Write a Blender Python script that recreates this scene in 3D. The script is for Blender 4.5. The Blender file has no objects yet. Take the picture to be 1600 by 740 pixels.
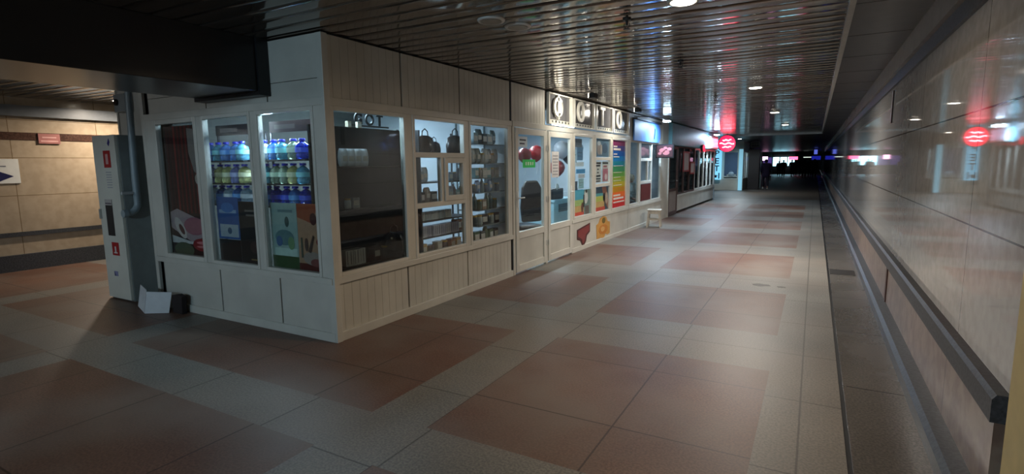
import bpy, bmesh, math, random
from mathutils import Vector, Matrix
random.seed(7)
S = bpy.context.scene
COL = S.collection
R = math.radians

# ---------------------------------------------------------------- camera, world, exposure, big lights
H = 1.6
_yaw, _pitch, _roll, _f = 0.512877, 0.1344466, -0.0120514, 837.0
_fw = Vector((-math.sin(_yaw)*math.cos(_pitch), math.cos(_yaw)*math.cos(_pitch), -math.sin(_pitch)))
_rt = _fw.cross(Vector((0, 0, 1))).normalized(); _up = _rt.cross(_fw)
_r2 = math.cos(_roll)*_rt + math.sin(_roll)*_up
_u2 = -math.sin(_roll)*_rt + math.cos(_roll)*_up
def letter(ch, size, ext, off, mt, parent, loc, rot):
    td = bpy.data.curves.new('letter_curve', 'FONT'); td.body = ch; td.size = size; td.extrude = ext; td.offset = off; td.align_x = 'CENTER'
    t = bpy.data.objects.new('letter_curve', td); COL.objects.link(t)
    dg = bpy.context.evaluated_depsgraph_get(); me = bpy.data.meshes.new_from_object(t.evaluated_get(dg))
    bpy.data.objects.remove(t); me.materials.clear(); me.materials.append(mt)
    o = bpy.data.objects.new('letter', me); COL.objects.link(o); o.parent = parent; o.location = loc; o.rotation_euler = rot
    return o
cd = bpy.data.cameras.new('camera'); cam = bpy.data.objects.new('camera', cd); COL.objects.link(cam)
cd.sensor_width = 36; cd.lens = _f/1600*36; cd.clip_start = 0.05; cd.clip_end = 400
m = Matrix.Identity(4)
for i in range(3):
    m[i][0] = _r2[i]; m[i][1] = _u2[i]; m[i][2] = -_fw[i]
m[2][3] = H
cam.matrix_world = m
S.camera = cam
S.view_settings.view_transform = 'Standard'; S.view_settings.look = 'None'
S.view_settings.exposure = 1.0; S.view_settings.gamma = 1.0
S.view_settings.use_curve_mapping = False
W = bpy.data.worlds.new('world'); S.world = W; W.use_nodes = True
W.node_tree.nodes['Background'].inputs[0].default_value = (0.75, 0.85, 1.0, 1)
W.node_tree.nodes['Background'].inputs[1].default_value = 0.02

def lamp(name, kind, loc, power, color=(1, 1, 1), size=0.2, sy=None, rot=None, spread=None, spot=None, blend=.5):
    l = bpy.data.lights.new(name, kind); l.energy = power; l.color = color
    if kind == 'AREA':
        l.size = size
        if sy: l.shape = 'RECTANGLE'; l.size_y = sy
        else: l.shape = 'DISK'
        if spread: l.spread = R(spread)
    elif kind == 'SPOT':
        l.spot_size = R(spot or 80); l.spot_blend = blend; l.shadow_soft_size = size
    else: l.shadow_soft_size = size
    o = bpy.data.objects.new(name, l); COL.objects.link(o); o.location = loc
    if rot: o.rotation_euler = rot
    return o

COOL = (0.62, 0.82, 1.0); WARM = (1.0, 0.80, 0.58); NEUT = (1.0, 0.93, 0.84)
# ceiling lamps, the far kiosk's and the last two added (x, y, power, colour): the same places the lamp discs are built in
CEIL_LAMPS = [(-.89, 4.12, 14, (1, .74, .48)), (-.88, 9.36, 55, NEUT), (-.9, 14.3, 22, NEUT), (-.9, 19.3, 16, (.85, .95, 1)), (-3.4, 29.6, 42, (.85, .95, 1)),
              (-10.3, 4.84, 27, (1.0, .86, .70)), (-7.6, -3.2, 0, COOL), (-3.2, -5.2, 0, COOL)]
for i, (x, y, p, c) in enumerate(CEIL_LAMPS):
    if p: lamp('ceiling_lamp_light', 'AREA', (x, y, 2.70), p, c, .16, spread=170)

lamp('added_fill_light', 'POINT', (-3.2, -5.2, 2.45), 190, (.50, .78, 1.0), .14)  # added cool fill behind the camera, lighting the kiosk's short face
lamp('added_fill_light', 'POINT', (-7.6, -3.2, 2.45), 48, (.8, .9, 1.0), .14)  # second added fill, out of view, for the fire cabinet and left passage

# ---------------------------------------------------------------- materials
MATS = {}
def newmat(name):
    mt = bpy.data.materials.new(name); mt.use_nodes = True
    nt = mt.node_tree; b = nt.nodes['Principled BSDF']
    return mt, nt, b
def lin(c):
    return tuple(((v/12.92) if v <= .04045 else ((v+.055)/1.055)**2.4) for v in c)
def mat(name, c, rough=.5, metal=0, noise=.06, scale=8, bump=0, emit=None, es=1, trans=0, coat=0):
    """c is an sRGB triple"""
    if name in MATS: return MATS[name]
    mt, nt, b = newmat(name); N = nt.nodes; L = nt.links
    c = lin(c)
    b.inputs['Roughness'].default_value = rough; b.inputs['Metallic'].default_value = metal
    b.inputs['Base Color'].default_value = (*c, 1)
    if noise:
        tc = N.new('ShaderNodeTexCoord'); nz = N.new('ShaderNodeTexNoise'); nz.inputs['Scale'].default_value = scale
        nz.inputs['Detail'].default_value = 4
        L.new(tc.outputs['Object'], nz.inputs['Vector'])
        rp = N.new('ShaderNodeValToRGB')
        rp.color_ramp.elements[0].position = .3; rp.color_ramp.elements[1].position = .7
        rp.color_ramp.elements[0].color = (*[v*(1-noise*2) for v in c], 1)
        rp.color_ramp.elements[1].color = (*[min(1, v*(1+noise)) for v in c], 1)
        L.new(nz.outputs['Fac'], rp.inputs[0]); L.new(rp.outputs[0], b.inputs['Base Color'])
        if bump:
            bp = N.new('ShaderNodeBump'); bp.inputs['Strength'].default_value = bump; bp.inputs['Distance'].default_value = .01
            L.new(nz.outputs['Fac'], bp.inputs['Height']); L.new(bp.outputs[0], b.inputs['Normal'])
    if emit:
        b.inputs['Emission Color'].default_value = (*lin(emit), 1); b.inputs['Emission Strength'].default_value = es
    if trans: b.inputs['Transmission Weight'].default_value = trans
    if coat: b.inputs['Coat Weight'].default_value = coat
    MATS[name] = mt; return mt

def glassmat(name, tint=(.92, .96, .97), refl=1.0, rough=.01):
    mt, nt, b = newmat(name); N = nt.nodes; L = nt.links; N.remove(b)
    out = [n for n in N if n.type == 'OUTPUT_MATERIAL'][0]
    t = N.new('ShaderNodeBsdfTransparent'); t.inputs[0].default_value = (*tint, 1)
    g = N.new('ShaderNodeBsdfGlossy'); g.inputs['Roughness'].default_value = rough
    ge = N.new('ShaderNodeNewGeometry'); dp = N.new('ShaderNodeVectorMath'); dp.operation = 'DOT_PRODUCT'
    L.new(ge.outputs['Normal'], dp.inputs[0]); L.new(ge.outputs['Incoming'], dp.inputs[1])
    ab = N.new('ShaderNodeMath'); ab.operation = 'ABSOLUTE'; L.new(dp.outputs['Value'], ab.inputs[0])
    iv = N.new('ShaderNodeMath'); iv.operation = 'SUBTRACT'; iv.inputs[0].default_value = 1; L.new(ab.outputs[0], iv.inputs[1])
    pw = N.new('ShaderNodeMath'); pw.operation = 'POWER'; pw.inputs[1].default_value = 5; L.new(iv.outputs[0], pw.inputs[0])
    mu = N.new('ShaderNodeMath'); mu.operation = 'MULTIPLY_ADD'; mu.inputs[1].default_value = .9*refl; mu.inputs[2].default_value = .045*refl; mu.use_clamp = True
    mx = N.new('ShaderNodeMixShader'); L.new(pw.outputs[0], mu.inputs[0]); L.new(mu.outputs[0], mx.inputs[0])
    L.new(t.outputs[0], mx.inputs[1]); L.new(g.outputs[0], mx.inputs[2]); L.new(mx.outputs[0], out.inputs[0])
    MATS[name] = mt; return mt

def stone(name, c1, c2, rough, speck=60, seam=None, coord='Object', seamcol=(.12, .11, .1), blotch=.35, bump=0, roughvar=.1, wear=None):
    """polished stone; seam=(axes, width, height, mortar, offset)"""
    mt, nt, b = newmat(name); N = nt.nodes; L = nt.links
    tc = N.new('ShaderNodeTexCoord')
    n1 = N.new('ShaderNodeTexNoise'); n1.inputs['Scale'].default_value = speck; n1.inputs['Detail'].default_value = 3
    n2 = N.new('ShaderNodeTexNoise'); n2.inputs['Scale'].default_value = 1.1; n2.inputs['Detail'].default_value = 5
    for n in (n1, n2): L.new(tc.outputs[coord], n.inputs['Vector'])
    r1 = N.new('ShaderNodeValToRGB'); r1.color_ramp.elements[0].position = .38; r1.color_ramp.elements[1].position = .62
    r1.color_ramp.elements[0].color = (*lin(c1), 1); r1.color_ramp.elements[1].color = (*lin(c2), 1)
    L.new(n1.outputs['Fac'], r1.inputs[0])
    mx = N.new('ShaderNodeMix'); mx.data_type = 'RGBA'; mx.blend_type = 'MULTIPLY'; mx.inputs[0].default_value = 1
    r2 = N.new('ShaderNodeValToRGB'); r2.color_ramp.elements[0].position = .3; r2.color_ramp.elements[1].position = .7
    r2.color_ramp.elements[0].color = (1-blotch, 1-blotch, 1-blotch, 1); r2.color_ramp.elements[1].color = (1, 1, 1, 1)
    L.new(n2.outputs['Fac'], r2.inputs[0]); L.new(r1.outputs[0], mx.inputs[6]); L.new(r2.outputs[0], mx.inputs[7])
    col = mx.outputs[2]
    if wear:
        n3 = N.new('ShaderNodeTexNoise'); n3.inputs['Scale'].default_value = .8; n3.inputs['Detail'].default_value = 6
        L.new(tc.outputs[coord], n3.inputs['Vector'])
        mr = N.new('ShaderNodeMapRange'); mr.inputs[1].default_value = .42; mr.inputs[2].default_value = .68; mr.inputs[4].default_value = wear[1]
        L.new(n3.outputs['Fac'], mr.inputs[0])
        mw = N.new('ShaderNodeMix'); mw.data_type = 'RGBA'; mw.inputs[7].default_value = (*lin(wear[0]), 1)
        L.new(mr.outputs[0], mw.inputs[0]); L.new(col, mw.inputs[6]); col = mw.outputs[2]
    if seam:
        ax, w, h, mo, off = seam
        sp = N.new('ShaderNodeSeparateXYZ'); L.new(tc.outputs[coord], sp.inputs[0])
        cb = N.new('ShaderNodeCombineXYZ'); L.new(sp.outputs[ax[0]], cb.inputs[0]); L.new(sp.outputs[ax[1]], cb.inputs[1])
        br = N.new('ShaderNodeTexBrick'); br.inputs['Scale'].default_value = 1; br.inputs['Brick Width'].default_value = w
        br.inputs['Row Height'].default_value = h; br.inputs['Mortar Size'].default_value = mo; br.offset = off
        br.inputs['Color1'].default_value = (1, 1, 1, 1); br.inputs['Color2'].default_value = (.93, .93, .93, 1)
        br.inputs['Mortar'].default_value = (*lin(seamcol), 1)
        L.new(cb.outputs[0], br.inputs['Vector'])
        m2 = N.new('ShaderNodeMix'); m2.data_type = 'RGBA'; m2.blend_type = 'MULTIPLY'; m2.inputs[0].default_value = 1
        L.new(col, m2.inputs[6]); L.new(br.outputs['Color'], m2.inputs[7]); col = m2.outputs[2]
    L.new(col, b.inputs['Base Color'])
    mr2 = N.new('ShaderNodeMapRange'); mr2.inputs[3].default_value = rough; mr2.inputs[4].default_value = rough+roughvar
    L.new(n2.outputs['Fac'], mr2.inputs[0]); L.new(mr2.outputs[0], b.inputs['Roughness'])
    if bump:
        bp = N.new('ShaderNodeBump'); bp.inputs['Strength'].default_value = bump; bp.inputs['Distance'].default_value = .004
        L.new(n2.outputs['Fac'], bp.inputs['Height']); L.new(bp.outputs[0], b.inputs['Normal'])
    MATS[name] = mt; return mt

M_RED = stone('floor_red_granite', (.39, .27, .21), (.50, .36, .29), .42, 70, ('XY', 1.0, 1.0, .006, 0), seamcol=(.62, .6, .58), wear=((.47, .42, .38), .9))
M_GREY = stone('floor_grey_granite', (.43, .42, .40), (.56, .54, .50), .42, 70, ('XY', .98, .98, .006, 0), seamcol=(.66, .64, .62), wear=((.52, .47, .43), .5))
M_SIDE = stone('floor_side_slab', (.36, .35, .34), (.46, .44, .42), .22, 70, ('XY', 8, 1.45, .008, 0), seamcol=(.4, .38, .36))
M_WALLR = stone('wall_stone_grey', (.68, .67, .66), (.73, .72, .71), .03, 14, ('YZ', 1.9, .62, .005, 0), seamcol=(.45, .4, .36), blotch=.15, roughvar=.0)
M_LOWR = stone('wall_stone_pink', (.50, .40, .35), (.60, .52, .46), .28, 9, ('YZ', 1.9, 3, .006, 0), seamcol=(.4, .35, .33), blotch=.3, roughvar=.05)
M_WALLL = stone('wall_stone_beige', (.66, .59, .50), (.70, .63, .54), .18, 9, ('YZ', 1.2, .6, .006, 0), seamcol=(.72, .68, .62), blotch=.12)
M_DARKST = stone('dark_granite', (.20, .21, .23), (.29, .30, .32), .42, 50, blotch=.3)
M_CURB = stone('curb_granite', (.23, .25, .28), (.31, .33, .36), .34, 50, blotch=.3)
M_RAIL = stone('brown_rail_stone', (.25, .17, .14), (.34, .24, .2), .2, 40)
M_PVC = mat('pvc_white', (.80, .79, .75), .32, noise=.05, scale=3)
M_PVC2 = mat('pvc_panel', (.78, .77, .73), .38, noise=.07, scale=2.2)
M_FRAME = mat('frame_white', (.82, .81, .77), .3, noise=.04, scale=4)
M_GLASS = glassmat('window_glass')
M_GLASSD = glassmat('window_glass_tinted', (.66, .70, .70), 1.0)
M_BLACK = mat('black_plastic', (.05, .05, .055), .4, noise=.1)
M_DARK = mat('dark_grey', (.16, .16, .17), .45)
M_WHITE = mat('white_paint', (.88, .88, .86), .4, noise=.03)
M_SLAT = mat('slat_bronze', (.52, .49, .46), .10, metal=.8, noise=.06, scale=1.6, bump=.05)
M_STEEL = mat('steel_trim', (.72, .71, .68), .45, metal=.2, noise=.05)
M_WIRE = mat('rod_steel', (.35, .34, .33), .3, metal=.9)
M_DUCT = mat('beam_cladding', (.17, .16, .16), .28, metal=.4, noise=.12, scale=1.5)
M_BACK = mat('interior_white', (.80, .83, .85), .6, noise=.05, scale=2)
M_BROWN = mat('brown_wood', (.28, .17, .13), .45, noise=.12)

# ---------------------------------------------------------------- mesh builder
class MB:
    def __init__(s): s.v = []; s.f = []; s.mi = []; s.mats = []; s.sm = []
    def _m(s, mt):
        if mt is None: return 0
        if mt not in s.mats: s.mats.append(mt)
        return s.mats.index(mt)
    def add(s, vs, fs, mt=None, smooth=False):
        o = len(s.v); s.v += [tuple(v) for v in vs]; k = s._m(mt)
        for f in fs: s.f.append([o+i for i in f]); s.mi.append(k); s.sm.append(smooth)
        return s
    def box(s, x0, x1, y0, y1, z0, z1, mt=None):
        x0, x1 = sorted((x0, x1)); y0, y1 = sorted((y0, y1)); z0, z1 = sorted((z0, z1))
        vs = [(x, y, z) for z in (z0, z1) for y in (y0, y1) for x in (x0, x1)]
        return s.add(vs, [(0, 2, 3, 1), (4, 5, 7, 6), (0, 1, 5, 4), (2, 6, 7, 3), (0, 4, 6, 2), (1, 3, 7, 5)], mt)
    def cyl(s, p0, p1, r0, r1=None, n=16, mt=None, caps=True, smooth=True):
        r1 = r0 if r1 is None else r1
        p0, p1 = Vector(p0), Vector(p1); d = (p1-p0).normalized()
        a = d.orthogonal().normalized(); b = d.cross(a)
        vs = []
        for p, r in ((p0, r0), (p1, r1)):
            for i in range(n):
                t = 2*math.pi*i/n; vs.append(p+a*r*math.cos(t)+b*r*math.sin(t))
        fs = [(i, (i+1) % n, n+(i+1) % n, n+i) for i in range(n)]
        s.add(vs, fs, mt, smooth)
        if caps: s.add(vs[:n], [tuple(range(n))[::-1]], mt); s.add(vs[n:], [tuple(range(n))], mt)
        return s
    def lathe(s, prof, c=(0, 0, 0), n=16, mt=None, sx=1, sy=1):
        vs = []
        for r, z in prof:
            for i in range(n):
                t = 2*math.pi*i/n; vs.append((c[0]+sx*r*math.cos(t), c[1]+sy*r*math.sin(t), c[2]+z))
        fs = [(k*n+i, k*n+(i+1) % n, (k+1)*n+(i+1) % n, (k+1)*n+i) for k in range(len(prof)-1) for i in range(n)]
        s.add(vs, fs, mt, True)
        s.add(vs[:n], [tuple(range(n))[::-1]], mt); s.add(vs[-n:], [tuple(range(n))], mt)
        return s
    def tube(s, pts, r, n=12, mt=None):
        pts = [Vector(p) for p in pts]; vs = []; a = None
        for i, p in enumerate(pts):
            d = (pts[min(i+1, len(pts)-1)]-pts[max(i-1, 0)]).normalized()
            a = d.orthogonal().normalized() if a is None else (a-d*a.dot(d)).normalized()
            b = d.cross(a)
            for k in range(n):
                t = 2*math.pi*k/n; vs.append(p+a*r*math.cos(t)+b*r*math.sin(t))
        fs = [(i*n+k, i*n+(k+1) % n, (i+1)*n+(k+1) % n, (i+1)*n+k) for i in range(len(pts)-1) for k in range(n)]
        s.add(vs, fs, mt, True); s.add(vs[:n], [tuple(range(n))[::-1]], mt); s.add(vs[-n:], [tuple(range(n))], mt)
        return s
    def prism(s, poly, t, fn, mt=None, d0=0):
        """2D polygon (u, z) pushed out from d0 to d0+t through fn(u, z, d)"""
        n = len(poly)
        vs = [fn(u, z, d0) for u, z in poly]+[fn(u, z, d0+t) for u, z in poly]
        fs = [tuple(range(n)), tuple(range(n, 2*n))[::-1]]+[(i, n+i, n+(i+1) % n, (i+1) % n) for i in range(n)]
        return s.add(vs, fs, mt)
    def build(s, name, mt=None, parent=None, bevel=0, **props):
        me = bpy.data.meshes.new(name); me.from_pydata(s.v, [], s.f)
        if s.mats:
            for x in s.mats: me.materials.append(x)
            me.polygons.foreach_set('material_index', s.mi)
        elif mt: me.materials.append(mt)
        me.polygons.foreach_set('use_smooth', s.sm)
        bm = bmesh.new(); bm.from_mesh(me); bmesh.ops.recalc_face_normals(bm, faces=bm.faces); bm.to_mesh(me); bm.free()
        o = bpy.data.objects.new(name, me); COL.objects.link(o)
        if parent: o.parent = parent; o.matrix_parent_inverse = Matrix.Translation(-parent.location) if parent.type == 'EMPTY' and not parent.get('local') else Matrix.Identity(4)
        if bevel:
            b = o.modifiers.new('bevel', 'BEVEL'); b.width = bevel; b.segments = 2; b.limit_method = 'ANGLE'
        for k, v in props.items(): o[k] = v
        return o
def tag(o, label, cat, group=None, kind=None):
    o['label'] = label; o['category'] = cat
    if group: o['group'] = group
    if kind: o['kind'] = kind
    return o
def thing(name, loc, label, cat, group=None, local=False):
    o = bpy.data.objects.new(name, None); COL.objects.link(o); o.location = loc; o.empty_display_size = .1
    if local: o['local'] = 1
    return tag(o, label, cat, group)
def struct(o): o['kind'] = 'structure'; return o
def sub(o, mb, name, mt=None, bevel=0):
    """a sub-part under a part whose own transform is identity"""
    c = mb.build(name, mt, None, bevel); c.parent = o; c.matrix_parent_inverse = Matrix.Identity(4)
    if o.parent is not None and o.parent.type == 'EMPTY' and not o.parent.get('local'): pass
    return c

A, B = -3.735, 3.341
def FR(u, z, d): return (A+d, u, z)          # corridor front of the kiosk row
def LF(u, z, d): return (u, B-d, z)          # short end of the kiosk row
def K2(u, z, d): return (u, 33.0-d, z)       # far kiosk facing the camera
def fb(mb, F, u0, u1, z0, z1, d0, d1, mt=None):
    p, q = F(u0, z0, d0), F(u1, z1, d1)
    return mb.box(p[0], q[0], p[1], q[1], p[2], q[2], mt)
CZ = 2.75

# ---------------------------------------------------------------- structure
def floor():
    xs = [-11.1, -8.9, -8.45, -5.88, -5.46, -2.45, -2.0, -.22, .235]
    ys = [-10, -7.9, -6.9, -4.3, -3.8, -1.0, -.55, 1.98, 2.45, 4.41, 5.38, 7.15, 8.15, 10.1, 11.1, 13.1, 14.1, 16.1, 17.1, 19.1, 20.1, 22.1, 23.1, 25.3]
    mb = MB()
    redx = {2, 4, 6, 0}
    for j in range(len(ys)-1):
        for i in range(len(xs)-1):
            red = i in redx and ys[j+1] in (4.41, 7.15, 10.1, 13.1, 16.1, 19.1, 22.1, 1.98, -1.0, -4.3, -7.9)
            mb.add([(xs[i], ys[j], 0), (xs[i+1], ys[j], 0), (xs[i+1], ys[j+1], 0), (xs[i], ys[j+1], 0)], [(0, 1, 2, 3)], M_RED if red else M_GREY)
    mb.add([(-11.1, 25.3, 0), (.235, 25.3, 0), (.235, 110, 0), (-11.1, 110, 0)], [(0, 1, 2, 3)], mat('floor_far_granite', (.33, .29, .25), .5))
    mb.box(-11.1, .235, -10, 110, -.12, -.02, M_GREY)
    struct(mb.build('floor'))
    g = MB(); g.box(.235, .262, -10, 110, -.12, -.012, M_BLACK)
    struct(g.build('trim_1'))
    s2 = MB(); s2.box(.262, .70, -10, 110, -.12, 0, M_SIDE); struct(s2.build('floor_side_strip'))
floor()

def slats(x0, x1, y0, y1, z, pitch=.19):
    mb = MB(); n = int(round((y1-y0)/pitch)); P = [(-.498, .003), (-.49, .0006), (-.25, -.0005), (0, -.0009), (.25, -.0005), (.49, .0006), (.498, .003)]
    for k in range(n):
        yc = y0+(k+.5)*pitch; dz = random.uniform(-.0012, .0012); tl = random.uniform(-.016, .016)
        vs = []
        for px, pz in P:
            for x in (x0, x1): vs.append((x, yc+px*pitch, z+pz+dz+tl*px*pitch))
        mb.add(vs, [(2*i, 2*i+1, 2*i+3, 2*i+2) for i in range(len(P)-1)], M_SLAT, True)
    mb.box(x0, x1, y0, y1, z+.012, z+.1, M_DARK)
    return mb
struct(slats(-11.1, .15, -10, 25.25, CZ).build('ceiling'))
mb = MB(); mb.box(.19, .76, -10, 25.3, CZ-.0, CZ+.1)
for k in range(29): mb.box(.19, .76, -9.5+k*1.2, -9.494+k*1.2, CZ-.002, CZ)
struct(mb.build('ceiling_side_strip', mat('side_ceiling', (.30, .27, .25), .35, noise=.1)))
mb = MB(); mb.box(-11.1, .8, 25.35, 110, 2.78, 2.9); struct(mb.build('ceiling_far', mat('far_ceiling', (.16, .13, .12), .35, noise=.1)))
mb = MB(); mb.box(.15, .19, -10, 25.3, CZ-.05, CZ+.03); struct(mb.build('trim_2', M_STEEL))
mb = MB(); mb.box(-3.2, .19, 25.25, 25.35, CZ-.07, CZ+.05); struct(mb.build('trim_3', M_STEEL))
# right wall
mb = MB(); mb.box(.76, .95, 2.62, 110, 0, 2.95, M_WALLR)
struct(mb.build('wall_right'))
mb = MB(); mb.box(.72, .76, 2.86, 60, .1, .50, M_LOWR); struct(mb.build('wall_right_lower', M_LOWR))
mb = MB(); mb.prism([(.62, 0), (.62, .085), (.645, .115), (.76, .135), (.76, 0)], 62.7, lambda u, z, d: (u, 2.3+d, z)); struct(mb.build('baseboard_right', M_CURB))
mb = MB(); mb.prism([(.70, .50), (.70, .60), (.715, .622), (.77, .622), (.77, .50)], 57.2, lambda u, z, d: (u, 2.84+d, z)); struct(mb.build('trim_4', M_DARKST))
mb = MB(); mb.box(.735, .76, 2.6, 60, 2.44, 2.55); struct(mb.build('trim_5', M_DARKST))
mb = MB(); mb.box(.70, .76, 2.6, 60, 2.55, CZ); struct(mb.build('trim_6', mat('cornice', (.60, .57, .53), .25, noise=.05)))
mb = MB(); mb.box(.715, .95, .9, 2.70, 0, 2.75); struct(mb.build('wall_right_pilaster', mat('pilaster_plaster', (.82, .74, .52), .5, noise=.06)))
mb = MB(); mb.box(.715, .95, -10, .9, 0, 2.75); struct(mb.build('wall_right_behind', M_WALLR))
# dark slot high on the wall and the notch below
mb = MB(); mb.box(.745, .761, 7.77, 7.86, 2.03, 2.40); tag(mb.build('cable_cover', M_BROWN), 'narrow dark vertical strip under the cornice of the polished wall', 'cover')
mb = MB(); mb.box(.71, .722, 6.66, 6.74, .13, .50); tag(mb.build('cover_strip', mat('rust_strip', (.33, .2, .16), .5)), 'short rusty strip on the pink stone below the dark ledge', 'strip')
mb = MB(); mb.box(.27, .58, 8.75, 9.15, .0, .004); tag(mb.build('floor_grate', mat('grate_dark', (.11, .10, .10), .5)), 'dark drain cover in the side slabs beside the curb', 'grate')
# left wall
mb = MB(); mb.box(-11.3, -11.1, -10, 14, 0, 2.75, M_WALLL); struct(mb.build('wall_left'))
mb = MB(); mb.box(-11.1, -11.07, -10, 14, .62, 2.08); struct(mb.build('wall_left_cladding', M_WALLL))
mb = MB(); mb.box(-11.1, -11.04, -10, 14, 0, .26); struct(mb.build('baseboard_left', M_DARKST))
mb = MB(); mb.box(-11.1, -11.06, -10, 14, .55, .62); struct(mb.build('trim_7', M_DARKST))
mb = MB(); mb.box(-11.1, -11.06, -10, 14, 2.08, 2.2); struct(mb.build('trim_8', M_RAIL))
mb = MB(); mb.box(-11.1, -11.0, -10, 14, 2.45, 2.62); struct(mb.build('trim_9', mat('cornice_grey', (.42, .44, .46), .4)))
mb = MB(); mb.box(-11.3, -6.8, 14, 14.2, 0, 2.8); struct(mb.build('wall_back', M_WALLL))
mb = MB(); mb.box(-11.3, .95, -10.2, -10, 0, 2.8); struct(mb.build('wall_rear', M_WALLR))
mb = MB(); mb.box(-11.3, .95, 110, 110.2, 0, 3); struct(mb.build('wall_end', M_DARK))
mb = MB(); mb.box(-11.3, -11.1, 14, 110, 0, 3); struct(mb.build('wall_left_far', M_DARK))
# beam
mb = MB(); mb.box(-5.4, -4.43, -10, 3.30, 2.285, CZ, M_DUCT); struct(mb.build('ceiling_beam', M_DUCT, bevel=.006))
mb = MB(); mb.box(-5.42, -4.41, 3.22, 3.336, 2.25, CZ); struct(mb.build('trim_10', mat('lip_dark', (.12, .12, .13), .4)))

# ---------------------------------------------------------------- kiosk building blocks
def panel_mat(): return M_PVC2
def ribbed(mb, F, u0, u1, z0, z1, d=0, rib=.1):
    """vertical PVC boards with a v groove between"""
    n = max(1, int(round((u1-u0)/rib))); w = (u1-u0)/n
    for k in range(n):
        a, b = u0+k*w, u0+(k+1)*w
        mb.prism([(a+.001, 0), (a+.004, 1), (b-.004, 1), (b-.001, 0)], z1-z0, lambda u, q, e: F(u, z0+e, d-.011+.003*q))
    fb(mb, F, u0, u1, z0, z1, d-.03, d-.011)
def frame(F, parent, u0, u1, z0, z1, w=.045, d=.018, mt=None, gmat=None, muls=(), name='window_frame', dep=.06):
    """window frame ring as a part with its pane as a sub-part; muls: ('v', u, z0, z1) / ('h', z, u0, u1)"""
    mb = MB()
    fb(mb, F, u0, u0+w, z0, z1, d-dep, d); fb(mb, F, u1-w, u1, z0, z1, d-dep, d)
    fb(mb, F, u0+w, u1-w, z0, z0+w, d-dep, d); fb(mb, F, u0+w, u1-w, z1-w, z1, d-dep, d)
    for q in muls:
        if q[0] == 'v': fb(mb, F, q[1]-w*.6, q[1]+w*.6, q[2], q[3], d-dep, d-.001)
        else: fb(mb, F, q[2], q[3], q[1]-w*.7, q[1]+w*.7, d-dep, d-.0005)
    o = mb.build(name, mt or M_FRAME, parent, bevel=.004)
    g = MB(); fb(g, F, u0+w*.8, u1-w*.8, z0+w*.8, z1-w*.8, d-.034, d-.028)
    c = g.build('glass', gmat or M_GLASS); c.parent = o; c.matrix_parent_inverse = Matrix.Identity(4)
    if parent.type == 'EMPTY': pass
    return o

SILL, HEAD, TOP = .60, 2.13, 2.735
def wallpart(K, F, u0, u1, z0, z1, name, d=0, ribs=True, mt=None, rib=.1):
    mb = MB()
    if ribs: ribbed(mb, F, u0, u1, z0, z1, d, rib)
    else: fb(mb, F, u0, u1, z0, z1, d-.04, d)
    return mb.build(name, mt or M_PVC2, K)
def band(K, F, u0, u1, z0, z1, name='rail', d=.012, mt=None):
    mb = MB(); fb(mb, F, u0, u1, z0, z1, d-.05, d); return mb.build(name, mt or M_PVC, K, bevel=.004)

def windows_bands(K, F, u0, u1):
    band(K, F, u0, u1, SILL-.06, SILL, 'sill_rail', .022)
    band(K, F, u0, u1, HEAD, HEAD+.07, 'head_rail', .016)
    band(K, F, u0, u1, 0.0, .085, 'plinth', .016)

def post(K, F, u0, u1, z0=SILL, z1=HEAD, d=.01): band(K, F, u0, u1, z0, z1, 'post', d)

# ---- first kiosk: water and groceries
K = thing('kiosk', (A, B, 0), 'white panelled corner kiosk with bottled water and groceries behind its windows', 'kiosk')
# long face
wallpart(K, FR, B+.02, 4.36, .085, .54, 'lower_panel'); wallpart(K, FR, 4.38, 5.5, .085, .54, 'lower_panel'); wallpart(K, FR, 5.52, 6.62, .085, .54, 'lower_panel')
wallpart(K, FR, B+.02, 4.36, 2.2, TOP, 'upper_panel'); wallpart(K, FR, 4.38, 5.4, 2.2, TOP, 'upper_panel'); wallpart(K, FR, 5.42, 6.62, 2.2, TOP, 'upper_panel')
windows_bands(K, FR, B, 6.64)
for a, b in ((B, 3.40), (4.39, 4.50), (5.48, 5.57), (6.545, 6.64)): post(K, FR, a, b)
frame(FR, K, 3.395, 4.395, SILL, HEAD, .038, gmat=M_GLASSD)
frame(FR, K, 4.495, 5.485, SILL, HEAD, .04, muls=[('h', 1.715, 4.53, 5.45), ('h', 1.165, 4.53, 5.45), ('v', 5.0, 1.19, 1.69)])
hatch = frame(FR, K, 5.03, 5.45, 1.19, 1.685, .06, d=.034, name='service_hatch')
frame(FR, K, 5.565, 6.55, SILL, HEAD, .038)
mb = MB(); fb(mb, FR, B-.012, B+.055, 0, TOP, -.05, .024); mb.build('corner_post', M_PVC, K, bevel=.004)
for F_, a_, b_ in ((FR, B+.06, 6.63), (LF, -6.60, A-.06)):
    for z_, y_ in ((.0, .56), (2.16, TOP)):
        mb = MB(); fb(mb, F_, a_, b_, z_, y_, -.052, -.041); mb.build('backing_board', M_DARK, K)
mb = MB(); fb(mb, FR, 6.64, 6.66, 0, TOP, -.1, .0); mb.build('joint_strip', M_DARK, K)
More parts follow.
